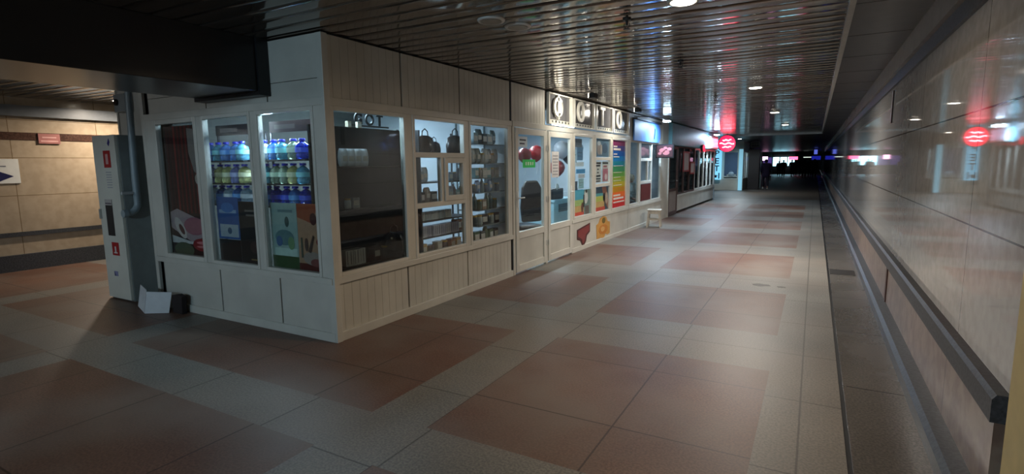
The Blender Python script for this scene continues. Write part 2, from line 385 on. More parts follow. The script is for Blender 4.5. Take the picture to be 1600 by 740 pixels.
# short face
for a, b in ((-4.46, -3.75), (-5.42, -4.48), (-6.50, -5.44)):
    wallpart(K, LF, a, b, .085, .54, 'lower_panel', ribs=False); wallpart(K, LF, a, b, 2.2, 2.36, 'upper_panel', ribs=False)
    wallpart(K, LF, a, b, 2.365, TOP, 'upper_panel', d=.001, ribs=False)
windows_bands(K, LF, -6.60, A)
for a, b in ((-3.90, A), (-4.78, -4.62), (-5.66, -5.50), (-6.60, -6.39)): post(K, LF, a, b)
frame(LF, K, -4.665, -3.86, SILL, HEAD, .035)
frame(LF, K, -5.53, -4.735, SILL, HEAD, .035)
frame(LF, K, -6.42, -5.62, SILL, HEAD, .05)
mb = MB(); fb(mb, LF, -6.66, -6.60, 0, TOP, -.3, .012); mb.build('corner_post', M_PVC, K, bevel=.004)
# recessed wall beside the short face, back wall, partitions
mb = MB(); mb.box(-7.80, -6.62, 3.64, 3.70, 0, TOP); mb.build('side_wall', M_PVC2, K)
mb = MB(); mb.box(-7.84, -7.78, 3.64, 6.64, 0, TOP); mb.build('side_wall', M_PVC2, K)
mb = MB(); mb.box(-6.64, -6.60, 3.36, 6.64, 0, TOP); mb.build('inner_wall', mat('interior_grey', (.42, .43, .41), .6), K)
mb = MB(); mb.box(-6.60, A-.06, 6.60, 6.635, 0, TOP); mb.build('partition', M_BACK, K)
mb = MB(); mb.box(-6.60, A-.05, B+.05, 6.6, 2.45, 2.48); mb.build('inner_ceiling', M_BACK, K)

# ---- second kiosk: photo shop
P = thing('kiosk', (A, 6.66, 0), 'brightly lit white photo kiosk with twin glazed doors and a big letter sign above', 'kiosk')
wallpart(P, FR, 6.67, 7.76, 2.2, TOP, 'upper_panel'); wallpart(P, FR, 8.82, 12.12, .085, .54, 'lower_panel', ribs=False)
wallpart(P, FR, 11.98, 12.12, 2.2, TOP, 'upper_panel', ribs=False)
band(P, FR, 6.66, 12.12, HEAD, HEAD+.08, 'head_rail', .016)
band(P, FR, 8.8, 12.12, SILL-.06, SILL, 'sill_rail', .022); band(P, FR, 8.8, 12.12, 0, .085, 'plinth', .016)
for a, b, z in ((6.66, 6.72, 0), (7.74, 7.80, 0), (8.79, 8.88, 0), (9.79, 9.94, SILL), (10.82, 10.94, SILL), (11.93, 12.12, SILL)): post(P, FR, a, b, z)
def door(K, F, u0, u1, hside, gm=None):
    mb = MB(); w = .085
    fb(mb, F, u0, u0+w, .03, HEAD-.01, -.03, .022); fb(mb, F, u1-w, u1, .03, HEAD-.01, -.03, .022)
    for a, b in ((.03, .13), (.52, .62), (HEAD-.1, HEAD-.01)): fb(mb, F, u0+w, u1-w, a, b, -.03, .022)
    d = mb.build('door', M_FRAME, K, bevel=.004)
    g = MB(); fb(g, F, u0+w, u1-w, .62, HEAD-.1, -.012, -.006)
    c = g.build('glass', gm or M_GLASS); c.parent = d
    p = MB(); fb(p, F, u0+w, u1-w, .13, .52, -.015, .004); c = p.build('kick_panel', M_PVC2); c.parent = d
    hu = u0+.045 if hside < 0 else u1-.045; s = -hside
    h = MB(); fb(h, F, hu-.016, hu+.016, .98, 1.22, .022, .03)
    a = F(hu, 1.12, .03); b = F(hu, 1.12, .07); e = F(hu+s*.12, 1.12, .07)
    h.tube([a, b, e], .009); c = h.build('handle', M_WHITE); c.parent = d
    for z in (.3, 1.0, 1.8):
        hg = MB(); hg.cyl(F((u1 if hside < 0 else u0), z, .026), F((u1 if hside < 0 else u0), z+.09, .026), .01)
        c = hg.build('hinge', M_WHITE); c.parent = d
    return d
door(P, FR, 6.73, 7.73, -1); door(P, FR, 7.81, 8.78, 1)
frame(FR, P, 8.87, 9.81, SILL, HEAD, .045)
frame(FR, P, 9.93, 10.85, SILL, HEAD, .045, muls=[('h', 1.69, 9.97, 10.81), ('h', 1.17, 9.97, 10.81)])
frame(FR, P, 10.93, 11.96, SILL, HEAD, .04)
mb = MB(); mb.box(-6.60, A-.06, 12.08, 12.11, 0, TOP); mb.build('partition', M_BACK, P)
mb = MB(); mb.box(-6.64, -6.60, 6.66, 12.11, 0, TOP); mb.build('inner_wall', mat('interior_blue', (.55, .72, .80), .6), P)
mb = MB(); mb.box(-6.60, A-.05, 6.66, 12.08, 2.45, 2.48); mb.build('inner_ceiling', M_BACK, P)

# letter sign
SG = thing('letter_sign', (A, 9.9, 2.25), 'four framed grey panels with big white cut letters and a film perforation strip', 'sign')
M_SBACK = mat('sign_backing', (.34, .34, .35), .16, noise=.12, scale=3)
M_STRIP = mat('film_strip', (.72, .72, .68), .3)
M_LET = mat('letter_white', (.93, .92, .88), .35)
for (a, b, ch, lu, op) in ((7.78, 8.72, 'Ф', 8.14, 1), (8.82, 9.80, 'О', 9.12, 1), (9.90, 10.86, 'Т', 10.24, 1), (10.92, 11.98, 'О', 11.28, 1)):
    mb = MB(); w = .035
    fb(mb, FR, a, a+w, 2.23, 2.72, .0, .05); fb(mb, FR, b-w, b, 2.23, 2.72, .0, .05)
    fb(mb, FR, a+w, b-w, 2.23, 2.25, .0, .05); fb(mb, FR, a+w, b-w, 2.70, 2.72, .0, .05)
    fr = mb.build('sign_frame', M_FRAME, SG, bevel=.003)
    g = MB(); fb(g, FR, a+w, b-w, 2.25, 2.70, -.02, .004); c = g.build('sign_backing', M_SBACK); c.parent = fr
    g = MB(); fb(g, FR, a+w, b-w, 2.255, 2.31, .004, .007, M_STRIP)
    k = a+w+.03
    while k < b-w-.05:
        fb(g, FR, k, k+.045, 2.268, 2.298, .007, .009, M_BLACK); k += .13
    c = g.build('perforation_strip'); c.parent = fr
    letter(ch, .46, .015, .009, M_LET, fr, (A+.04, lu, 2.345), (R(90), 0, R(90)))

# ---- third kiosk
T = thing('kiosk', (A, 12.13, 0), 'grey service kiosk with a blue lit banner and a small serving hatch', 'kiosk')
wallpart(T, FR, 12.14, 15.2, .085, .54, 'lower_panel', ribs=False); wallpart(T, FR, 15.22, 15.92, .0, TOP, 'side_panel', ribs=False)
wallpart(T, FR, 12.14, 15.2, 2.2, TOP, 'upper_panel', ribs=False)
windows_bands(T, FR, 12.13, 15.2)
for a, b in ((12.12, 12.16), (12.93, 13.03), (15.05, 15.2)): post(T, FR, a, b)
frame(FR, T, 12.15, 12.95, SILL, HEAD, .05, gmat=M_GLASS)
frame(FR, T, 13.02, 15.07, SILL, HEAD, .05, muls=[('v', 14.08, SILL, HEAD), ('h', 1.68, 13.06, 14.05), ('h', 1.12, 13.06, 14.05), ('v', 13.72, 1.15, 1.66)])
mb = MB(); fb(mb, FR, 13.12, 14.0, .66, 1.07, .0, .02); mb.build('hatch_panel', mat('maroon_panel', (.36, .13, .12), .45), T)
mb = MB(); mb.box(-6.6, A-.06, 15.9, 15.93, 0, TOP); mb.build('partition', M_BACK, T)
mb = MB(); mb.box(-6.64, -6.60, 12.13, 15.9, 0, TOP); mb.build('inner_wall', mat('interior_dim', (.45, .52, .55), .6), T)
mb = MB(); mb.box(-6.60, A-.05, 12.13, 15.9, 2.45, 2.48); mb.build('inner_ceiling', M_BACK, T)
BN = thing('banner', (A, 13.4, 2.12), 'pale blue banner lit from above over the service windows', 'banner')
mb = MB(); mb.prism([(12.35, 2.12), (12.35, 2.60), (14.55, 2.60), (14.75, 2.45), (14.75, 2.25), (14.55, 2.12)], .03, FR, d0=.03); mb.build('face', mat('banner_blue', (.36, .56, .86), .5, noise=.04), BN)
mb = MB(); fb(mb, FR, 12.35, 14.6, 2.60, 2.64, .0, .12); mb.build('hood', M_DARK, BN)
mb = MB(); mb.prism([(14.05, 2.2), (14.12, 2.48), (14.2, 2.45), (14.13, 2.2)], .004, FR, d0=.061); mb.build('mark', mat('navy', (.1, .14, .3), .4), BN)

# ---- fourth kiosk: long glazed shop
Q = thing('kiosk', (A, 15.95, 0), 'long glazed kiosk at the far end of the row with a pale turquoise fascia', 'kiosk')
M_FASC = mat('fascia_turquoise', (.44, .66, .72), .42, noise=.05)
wallpart(Q, FR, 17.2, 24.2, .085, .54, 'lower_panel', ribs=False); band(Q, FR, 17.2, 24.2, SILL-.06, SILL, 'sill_rail', .022)
mb = MB(); fb(mb, FR, 15.95, 24.2, 2.10, TOP, -.04, .10); mb.build('fascia', M_FASC, Q, bevel=.02)
mb = MB(); fb(mb, FR, 15.95, 16.0, 0, 2.1, -.04, .02); mb.build('door_jamb', M_PVC, Q)
def bdoor():
    mb = MB(); w = .09
    for a, b, c, d in ((16.0, 16.09, .02, 2.08), (17.06, 17.15, .02, 2.08), (16.09, 17.06, .02, .14), (16.09, 17.06, .74, .82), (16.09, 17.06, 2.0, 2.08)): fb(mb, FR, a, b, c, d, -.03, .02)
    d = mb.build('door', M_BROWN, Q)
    g = MB(); fb(g, FR, 16.09, 17.06, .82, 2.0, -.01, -.004); c = g.build('glass', M_GLASSD); c.parent = d
    g = MB(); fb(g, FR, 16.09, 17.06, .14, .74, -.01, .004); c = g.build('kick_panel', mat('door_pale', (.55, .5, .47), .4)); c.parent = d
    g = MB(); g.tube([FR(16.97, 1.05, .02), FR(16.97, 1.05, .06), FR(16.85, 1.05, .06)], .01); c = g.build('handle', M_STEEL); c.parent = d
bdoor()
mb = MB(); mb.box(-6.64, -6.60, 15.95, 24.2, 0, TOP); mb.build('inner_wall', MATS['interior_dim'], Q)
edges = [17.2, 18.05, 18.95, 19.85, 20.75, 21.6, 22.45, 23.3, 24.15]
for i in range(8):
    frame(FR, Q, edges[i], edges[i+1], SILL, 2.1, .07 if i > 2 else .05, mt=(M_FRAME if i > 2 else M_BROWN), gmat=M_GLASSD)
mb = MB(); mb.box(-6.6, A-.02, 24.15, 24.2, 0, TOP); mb.build('end_wall', M_PVC2, Q)
mb = MB(); mb.box(-6.60, A-.05, 15.95, 24.15, 2.45, 2.48); mb.build('inner_ceiling', M_BACK, Q)
mb = MB(); fb(mb, FR, 24.15, 24.23, 0, TOP, -.05, .03); mb.build('corner_post', mat('post_grey', (.5, .52, .54), .4), Q)

# ---------------------------------------------------------------- lamps of the place, with the added ones
M_EW = mat('lamp_white', (1, 1, 1), .5, noise=0, emit=(1, .96, .88), es=14)
M_ECOOL = mat('tube_cool', (1, 1, 1), .5, noise=0, emit=(.80, .92, 1), es=30)
LL = ['round ceiling lamp glowing nearest the camera over the corridor', 'small lit ceiling lamp over the middle of the corridor, second along',
      'third lit ceiling lamp along the corridor, small and flat', 'farthest lit ceiling lamp before the steel crossbar', 'added ceiling lamp lighting the far kiosk under the crimson sign',
      'lit ceiling lamp over the left passage above the fire cabinet', 'added unseen ceiling lamp beyond the left edge of view', 'added unseen ceiling lamp behind the viewer']
def disc(x, y, lit, label, dim=False):
    t = thing('ceiling_lamp', (x, y, CZ), label, 'lamp', 'recessed ceiling lamps', local=True)
    mb = MB(); n = 28; vs = []
    mb.lathe([(.085, -.012), (.105, -.016), (.112, -.006), (.112, .0)], (0, 0, 0), n)
    mb.build('rim', M_WHITE, t)
    mb = MB(); mb.cyl((0, 0, -.018), (0, 0, -.012), .084, n=n)
    if y < -3: mb.lathe([(.03, -.14), (.08, -.12), (.1, -.07), (.09, -.02)], (0, 0, 0), n)  # globe for the added lamps out of view
    mb.build('diffuser', M_EW if lit else mat('lamp_off', (.62, .6, .56), .3), t)
for (x, y, p, c), l in zip(CEIL_LAMPS, LL): disc(x, y, True, l)
disc(-2.33, 3.84, False, 'unlit ceiling disc nearer the left of the two above the corner kiosk')
disc(-2.24, 4.12, False, 'unlit ceiling disc to the right of its twin above the corner kiosk')
disc(-2.33, 6.80, False, 'unlit ceiling disc above the corridor before the letter sign')
def sprinkler(x, y, label):
    t = thing('sprinkler', (x, y, CZ), label, 'sprinkler', 'ceiling sprinklers', local=True)
    mb = MB(); mb.cyl((0, 0, 0), (0, 0, -.012), .035); mb.build('rosette', M_DARK, t)
    mb = MB(); mb.cyl((0, 0, -.012), (0, 0, -.05), .011); mb.tube([(-.02, 0, -.03), (-.024, 0, -.055), (0, 0, -.075)], .004, 8); mb.tube([(.02, 0, -.03), (.024, 0, -.055), (0, 0, -.075)], .004, 8); mb.build('body', M_BLACK, t)
    mb = MB(); mb.cyl((0, 0, -.075), (0, 0, -.081), .028); mb.build('deflector', M_BLACK, t)
sprinkler(-1.39, 4.40, 'small dark sprinkler hanging from the ceiling slats nearest the viewer')
sprinkler(-1.41, 6.48, 'small dark sprinkler hanging from the slats farther along the corridor')
sprinkler(-1.6, 10.2, 'faint sprinkler in the ceiling above the letter sign stretch')
sprinkler(-7.6, 3.1, 'small dark sprinkler under the ceiling of the left passage')

def spotlight(y, x_out, label, aim_y, power, color):
    t = thing('sign_floodlight', (A, y, 2.72), label, 'floodlight', 'floodlights on arms above the letter sign', local=True)
    mb = MB(); mb.tube([(.0, -.35, -.0), (.35, -.1, -.005), (x_out, 0, -.01)], .009, 8); mb.build('arm', M_WIRE, t)
    mb = MB(); mb.box(x_out-.05, x_out+.05, -.08, .08, -.10, -.025); mb.build('housing', M_BLACK, t, bevel=.006)
    mb = MB(); mb.box(x_out-.058, x_out-.05, -.07, .07, -.095, -.03); mb.build('lens', M_EW, t)
    l = lamp('floodlight_light', 'AREA', (A+x_out-.07, y, 2.655), power, color, .14, .07, spread=160)
    d = Vector((A, aim_y, 2.2))-Vector(l.location); l.rotation_euler = d.to_track_quat('-Z', 'Y').to_euler()
spotlight(8.2, .62, 'black floodlight on a thin arm above the first letter', 8.4, 8, (1, .93, .80))
spotlight(10.9, .55, 'black floodlight above the last letters of the sign', 10.8, 7, (1, .93, .80))

def tubelamp(loc, ln, label, power, color, x_off=.0, group=None, name='tube_lamp'):
    """bracket fluorescent tube running along y"""
    t = thing(name, loc, label, 'lamp', group, local=True)
    mb = MB(); mb.box(-.03, .03, -ln/2, ln/2, .02, .05); mb.build('holder', M_WHITE, t)
    mb = MB(); mb.cyl((0, -ln/2+.03, 0), (0, ln/2-.03, 0), .014, n=12); mb.build('tube', M_ECOOL, t)
    for y in (-ln/2+.02, ln/2-.02):
        mb = MB(); mb.box(-.014, .014, y-.01, y+.01, -.018, .02); mb.build('end_cap', M_WHITE, t)
    l = lamp('tube_light', 'AREA', (loc[0], loc[1], loc[2]-.02), power, color, .05, ln, spread=175)
    return t
# bright cool lamp on an arm over the blue banner
t = thing('bracket_lamp', (A, 13.9, 2.66), 'dazzling cool white lamp on an arm over the blue banner', 'lamp', local=True)
mb = MB(); mb.tube([(0, -1.4, .02), (.3, -.6, .03), (.42, 0, .0)], .01, 8); mb.build('arm', M_WIRE, t)
mb = MB(); mb.box(.34, .50, -.12, .12, -.02, .02); mb.build('housing', M_DARK, t)
mb = MB(); mb.box(.35, .49, -.11, .11, -.045, -.02); mb.build('diffuser', mat('lamp_cool', (1, 1, 1), .5, noise=0, emit=(.75, .88, 1), es=60), t)
lamp('bracket_light', 'AREA', (A+.42, 13.9, 2.60), 30, COOL, .2, .14, spread=178)
t = thing('bracket_lamp', (A, 21.8, 2.66), 'cool bracket lamp by the far end of the turquoise fascia', 'lamp', local=True)
mb = MB(); mb.tube([(0.1, 0, .0), (.3, 0, .03), (.42, 0, .0)], .01, 8); mb.build('arm', M_WIRE, t)
mb = MB(); mb.box(.34, .50, -.2, .2, -.03, .02); mb.build('housing', M_DARK, t)
mb = MB(); mb.box(.35, .49, -.18, .18, -.06, -.03); mb.build('diffuser', MATS['lamp_cool'], t)
lamp('bracket_light', 'AREA', (A+.42, 21.8, 2.57), 30, COOL, .2, .3, spread=178)

# kiosk interior tubes
tubelamp((-4.4, 4.2, 2.40), .9, 'fluorescent tube inside the corner kiosk near its glass', 16, COOL, group='tubes inside the kiosks')
tubelamp((-5.5, 5.6, 2.40), 1.2, 'fluorescent tube deeper inside the corner kiosk', 10, COOL, group='tubes inside the kiosks')
t = tubelamp((-4.6, 3.62, 2.2), 1.2, 'fluorescent tube over the water shelves just behind the short side windows', 16, COOL, group='tubes inside the kiosks'); t.rotation_euler = (0, 0, R(90))
bpy.data.objects[[o.name for o in bpy.data.objects if o.name.startswith('tube_light')][-1]].rotation_euler = (R(-25), 0, R(90))
tubelamp((-4.7, 7.9, 2.40), 1.2, 'fluorescent tube inside the photo kiosk behind the doors', 24, (.8, .93, 1), group='tubes inside the kiosks')
tubelamp((-4.7, 10.6, 2.40), 1.2, 'fluorescent tube inside the photo kiosk behind the poster windows', 20, (.8, .93, 1), group='tubes inside the kiosks')
tubelamp((-5.2, 14.0, 2.40), 1.2, 'fluorescent tube inside the service kiosk', 6, COOL, group='tubes inside the kiosks')
tubelamp((-5.0, 19.8, 2.40), 1.2, 'fluorescent tube inside the long far kiosk', 8, COOL, group='tubes inside the kiosks')

# ---------------------------------------------------------------- posters
def ell(u, z, a, b, n=14, rot=0):
    o = []
    for i in range(n):
        t = 2*math.pi*i/n; x, y = a*math.cos(t), b*math.sin(t)
        o.append((u+x*math.cos(rot)-y*math.sin(rot), z+x*math.sin(rot)+y*math.cos(rot)))
    return o
def rc(u0, u1, z0, z1): return [(u0, z0), (u1, z0), (u1, z1), (u0, z1)]
def pcol(c, rough=.35):
    n = 'print_%02x%02x%02x' % tuple(int(v*255) for v in c)
    return mat(n, c, rough, noise=.05, scale=20)
def poster(F, u0, u1, z0, z1, d, base, shapes, label, cat='poster', group=None, name='poster', th=.003):
    """shapes in poster-relative 0..1 coordinates: (polygon, colour)"""
    if d < -.02: d = min(d, -.074)
    mb = MB(); fb(mb, F, u0, u1, z0, z1, d, d+th, pcol(base))
    k = th+.0002
    for poly, c in shapes:
        pp = [(u0+max(0, min(1, a))*(u1-u0), z0+max(0, min(1, b))*(z1-z0)) for a, b in poly]
        mb.prism(pp, .0004, F, pcol(c), d0=d+k); k += .0005
    return tag(mb.build(name), label, cat, group)
random.seed(3)
# meat poster (in the leftmost window of the short face)
sh = []
for i in range(9):
    u = .05+i*.1; sh.append((rc(u, u+.045, .33, 1), random.choice([(.45, .08, .08), (.30, .04, .05), (.55, .11, .10), (.40, .07, .07)])))
sh += [([(.62, .98), (.78, .97), (.84, .8), (.9, .72), (.85, .62), (.72, .66), (.62, .8)], (.55, .50, .47)), (ell(.8, .60, .07, .04), (.78, .72, .66)),
       ([(.75, 1), (1, 1), (1, .5), (.86, .56), (.88, .8)], (.13, .05, .05)),
       (rc(0, 1, 0, .34), (.20, .07, .07)), ([(0, .34), (.2, .37), (1, .26), (1, .18), (.5, .12), (0, .22)], (.72, .62, .62)),
       (ell(.62, .24, .28, .07), (.68, .40, .45)), (ell(.25, .22, .16, .06, rot=-.4), (.86, .80, .76)), (ell(.28, .21, .08, .03, rot=-.4), (.40, .22, .22)),
       ([(0, .16), (.5, .12), (.9, .15), (.85, .10), (0, .10)], (.84, .82, .8)), (ell(.3, .05, .26, .06), (.36, .38, .28)),
       (ell(.78, .10, .24, .05), (.62, .12, .14)), (ell(.8, .115, .16, .012), (.88, .5, .5)), (ell(.8, .085, .16, .01), (.88, .5, .5))]
poster(LF, -6.39, -5.65, .62, 2.06, -.06, (.20, .04, .05), sh, 'dark red meat poster filling the leftmost window of the short kiosk side')
poster(LF, -5.51, -5.15, .86, 1.30, -.05, (.22, .38, .62), [(rc(.1, .95, .05, .35), (.70, .74, .76)), (rc(.1, .9, .62, .7), (.6, .7, .8)), (ell(.5, .75, .3, .12), (.3, .5, .75)), (ell(.55, .2, .1, .08), (.3, .4, .5))],
       'small blue and white poster low in the middle window beside a black one')
poster(LF, -5.145, -4.755, .615, 1.26, -.05, (.07, .06, .06), [(rc(.25, .85, .84, .87), (.45, .42, .38)), (rc(.3, .9, .77, .80), (.45, .42, .38)), (ell(.6, .28, .22, .1), (.25, .18, .17)), (rc(.4, .85, .07, .09), (.6, .5, .3)), (ell(.7, .3, .1, .05), (.4, .3, .28))],
       'black poster with two thin text lines low in the middle window')
poster(LF, -5.51, -5.15, .615, .855, -.05, (.08, .06, .06), [(rc(.1, .9, .3, .8), (.12, .08, .08))], 'dark sheet under the small blue poster in the middle window')
poster(LF, -4.645, -4.265, .615, 1.26, -.05, (.62, .72, .68), [(rc(0, 1, 0, .2), (.16, .32, .16)), (rc(.1, .95, .2, .32), (.76, .86, .80)), (ell(.5, .48, .36, .12), (.38, .52, .52)), (ell(.62, .72, .08, .08), (.25, .36, .34)), (rc(.3, .85, .86, .9), (.45, .55, .55)), (ell(.3, .42, .12, .08), (.28, .42, .58)), (ell(.75, .4, .12, .1), (.45, .6, .42))],
       'pale green poster low in the window nearest the corner, left of the orange one')
poster(LF, -4.26, -3.88, .615, 1.26, -.05, (.72, .55, .42), [([(0, .8), (0, 1), (.8, 1), (.5, .72)], (.62, .28, .14)), (ell(.58, .78, .12, .09), (.30, .10, .08)), (ell(.85, .86, .12, .08), (.28, .12, .06)), (ell(.78, .58, .09, .05), (.30, .12, .10)), (ell(.85, .45, .2, .07), (.55, .12, .10)),
       (rc(0, 1, 0, .12), (.35, .10, .08)), (ell(.5, .2, .34, .1), (.62, .55, .50)), (ell(.62, .14, .2, .06), (.52, .28, .26)), (rc(.1, .16, .2, .5), (.32, .36, .30)), ([(.35, .3), (.45, .28), (.6, .52), (.55, .55)], (.30, .22, .18)), (ell(.3, .4, .06, .1), (.35, .25, .22))],
       'orange brown poster with flowers and dishes low in the window nearest the corner')
# header boards above the shelves
for a, b, l in ((-5.49, -4.77, 'dark header board across the top of the middle window shelves'), (-4.63, -3.90, 'dull red header board across the top of the corner window shelves')):
    poster(LF, a, b, 1.93, 2.035, -.12, (.30, .22, .24) if a > -5 else (.16, .14, .17), [(rc(.1, .5, .3, .7), (.45, .40, .40))], l, 'sign', name='header_board')
# rainbow price poster
rb = []
cols = [(.62, .20, .42), (.35, .30, .62), (.10, .42, .80), (.08, .58, .88), (.10, .62, .72), (.30, .68, .45), (.50, .76, .30), (.74, .82, .25), (.92, .82, .20), (.96, .66, .16), (.95, .45, .14), (.92, .25, .14), (.80, .12, .12)]
for i, c in enumerate(cols):
    rb.append((rc(0, 1, 1-(i+1)/13, 1-i/13), c))
random.seed(5)
for z, w, h in ((.90, .25, .02), (.855, .5, .03), (.79, .25, .015), (.75, .4, .015), (.62, .7, .008), (.52, .6, .008), (.45, .5, .008), (.40, .55, .008), (.33, .6, .01), (.17, .5, .025), (.12, .75, .03), (.07, .8, .02)):
    rb.append((rc(.12, .12+w, z, z+h), (.94, .90, .86)))
poster(FR, 10.975, 11.915, .645, 2.085, -.0185, (.2, .5, .8), rb, 'tall rainbow coloured price poster filling a whole window of the photo kiosk')
# photo kiosk window with sheets
poster(FR, 8.92, 9.76, .65, 1.12, -.019, (.52, .72, .70), [(rc(0, .6, 0, .14), (.88, .35, .25)), (rc(0, .6, .14, .38), (.85, .70, .45)), (rc(0, .6, .38, .62), (.70, .80, .50)), (rc(0, .6, .62, 1), (.35, .70, .80)), (rc(.6, 1, .0, 1), (.50, .60, .58)), (ell(.72, .68, .12, .26), (.88, .88, .86)), (ell(.74, .92, .05, .07), (.15, .12, .12)), (rc(.56, .63, .3, .8), (.15, .13, .14)), (rc(.66, .9, .0, .35), (.45, .40, .38)), (ell(.5, .3, .06, .2), (.45, .3, .25))],
       'colour striped poster with a figure low in the photo kiosk window by the doors')
sheets = [(8.95, 9.2, 1.62, 1.86, (.70, .84, .92), 'pale blue'), (9.22, 9.5, 1.66, 1.9, (.35, .52, .66), 'slate blue'), (9.15, 9.55, 1.55, 1.63, (.88, .92, .94), 'wide white'), (9.18, 9.62, 1.42, 1.5, (.25, .62, .85), 'bright blue wide'),
          (9.28, 9.6, 1.33, 1.41, (.85, .86, .88), 'low white'), (8.95, 9.14, 1.3, 1.6, (.66, .70, .70), 'tall grey'), (8.94, 9.25, 1.12, 1.28, (.28, .36, .42), 'dark slate'), (8.97, 9.5, 1.0, 1.12, (.12, .45, .70), 'deep blue'), (9.3, 9.55, 1.14, 1.32, (.62, .78, .80), 'aqua'), (9.12, 9.45, 1.9, 2.05, (.42, .44, .47), 'grey'), (8.94, 9.05, 1.95, 2.05, (.85, .82, .30), 'yellow')]
for a, b, c, d, col, l in sheets:
    poster(FR, a, b, c, d, -.04-.01*random.random(), col, [(rc(.12, .88, .55, .62), tuple(v*.7 for v in col)), (rc(.12, .7, .3, .36), tuple(v*.75 for v in col))], '%s paper sheet taped inside the photo kiosk window by the doors' % l, 'paper sheet', 'sheets in the photo window', 'paper_sheet')
poster(FR, 9.98, 10.80, 1.73, 2.08, -.019, (.42, .52, .60), [(ell(.3, .45, .16, .35), (.62, .58, .56)), (ell(.28, .75, .12, .12), (.75, .78, .80)), (ell(.45, .4, .06, .3), (.75, .72, .70)), (ell(.7, .5, .2, .3), (.30, .38, .46))], 'blue grey photo print in the top pane beside the rainbow poster')
poster(FR, 9.99, 10.36, 1.22, 1.64, -.019, (.88, .87, .84), [(rc(.1, .9, .88, .95), (.1, .1, .1)), (rc(.1, .8, .76, .84), (.15, .15, .15)), (rc(.35, .6, .6, .66), (.2, .2, .2)), (rc(.35, .6, .45, .5), (.2, .2, .2)), (rc(.1, .85, .28, .36), (.15, .15, .15)), (rc(.1, .85, .15, .22), (.2, .2, .2)), (rc(.1, .8, .04, .1), (.25, .25, .25))], 'white notice with black text in the middle pane', 'notice', name='notice')
poster(FR, 10.40, 10.79, 1.22, 1.64, -.019, (.87, .86, .83), [(rc(.1, .9, .88, .95), (.1, .1, .1)), (rc(.2, .75, .72, .8), (.6, .3, .35)), (rc(.12, .9, .05, .65), (.74, .46, .52)), (ell(.6, .25, .2, .16), (.9, .82, .82))], 'white notice with a pink picture in the middle pane', 'notice', name='notice')
poster(FR, 9.98, 10.80, .65, 1.13, -.019, (.30, .36, .42), [(rc(0, .75, 0, .16), (.85, .35, .25)), (rc(0, .7, .16, .4), (.88, .72, .45)), (rc(0, .65, .4, .62), (.80, .82, .42)), (rc(0, .6, .62, .74), (.40, .68, .70)), ([(.5, 1), (.8, 1), (1, .4), (1, 0), (.75, .3), (.6, .7)], (.62, .42, .35)), (ell(.68, .55, .08, .2), (.12, .1, .1)), (ell(.85, .5, .1, .25), (.80, .70, .62))], 'colour poster with hands in the lower pane beside the rainbow poster')
# green sign on the first door and small notices
poster(FR, 6.98, 7.38, 1.55, 1.67, .0, (.20, .82, .38), [(rc(.2, .3, .3, .7), (.85, .95, .85)), (rc(.38, .48, .3, .7), (.85, .95, .85)), (rc(.56, .66, .3, .7), (.85, .95, .85)), (rc(.74, .82, .3, .7), (.85, .95, .85))], 'bright green sign taped on the left glazed door', 'sign', name='door_sign')
poster(FR, 6.84, 7.12, 1.85, 2.0, -.0, (.80, .84, .86), [(rc(.15, .85, .6, .75), (.15, .18, .2)), (rc(.15, .7, .25, .4), (.2, .2, .25))], 'small white notice high on the left glazed door', 'notice', name='notice')
poster(FR, 7.97, 8.25, 1.38, 1.80, -.0, (.84, .83, .82), [(rc(.15, .85, .1+.12*i, .14+.12*i), (.6, .6, .62)) for i in range(7)], 'white text sheet on the right glazed door', 'notice', name='notice')
# stickers on the lower panel
mb = MB(); mb.prism([(9.05, .40), (9.70, .47), (9.70, .30), (9.54, .24), (9.50, .14), (9.34, .04), (9.22, .18), (9.05, .22)], .006, FR, pcol((.30, .08, .08)), d0=.001)
mb.prism([(9.09, .375), (9.66, .44), (9.66, .33), (9.48, .27), (9.44, .18), (9.34, .10), (9.28, .20), (9.09, .27)], .003, FR, pcol((.52, .20, .19)), d0=.0065)
tag(mb.build('sticker'), 'dark red shield shaped sticker on the lower panel of the photo kiosk', 'sticker')
mb = MB(); mb.prism([(10.08, .10), (10.05, .38), (10.18, .41), (10.26, .50), (10.45, .53), (10.62, .50), (10.72, .40), (10.86, .38), (10.86, .14), (10.70, .12), (10.60, .16), (10.52, .10), (10.46, .0+.02), (10.38, .10)], .006, FR, pcol((.82, .60, .28)), d0=.001)
mb.prism(ell(10.47, .44, .10, .06), .003, FR, pcol((.45, .38, .12)), d0=.0065); mb.prism(ell(10.45, .26, .26, .10), .003, FR, pcol((.80, .50, .16)), d0=.0065); mb.prism(ell(10.40, .27, .12, .05), .003, FR, pcol((.86, .66, .40)), d0=.0095)
tag(mb.build('sticker'), 'orange crest shaped sticker on the lower panel of the photo kiosk', 'sticker')

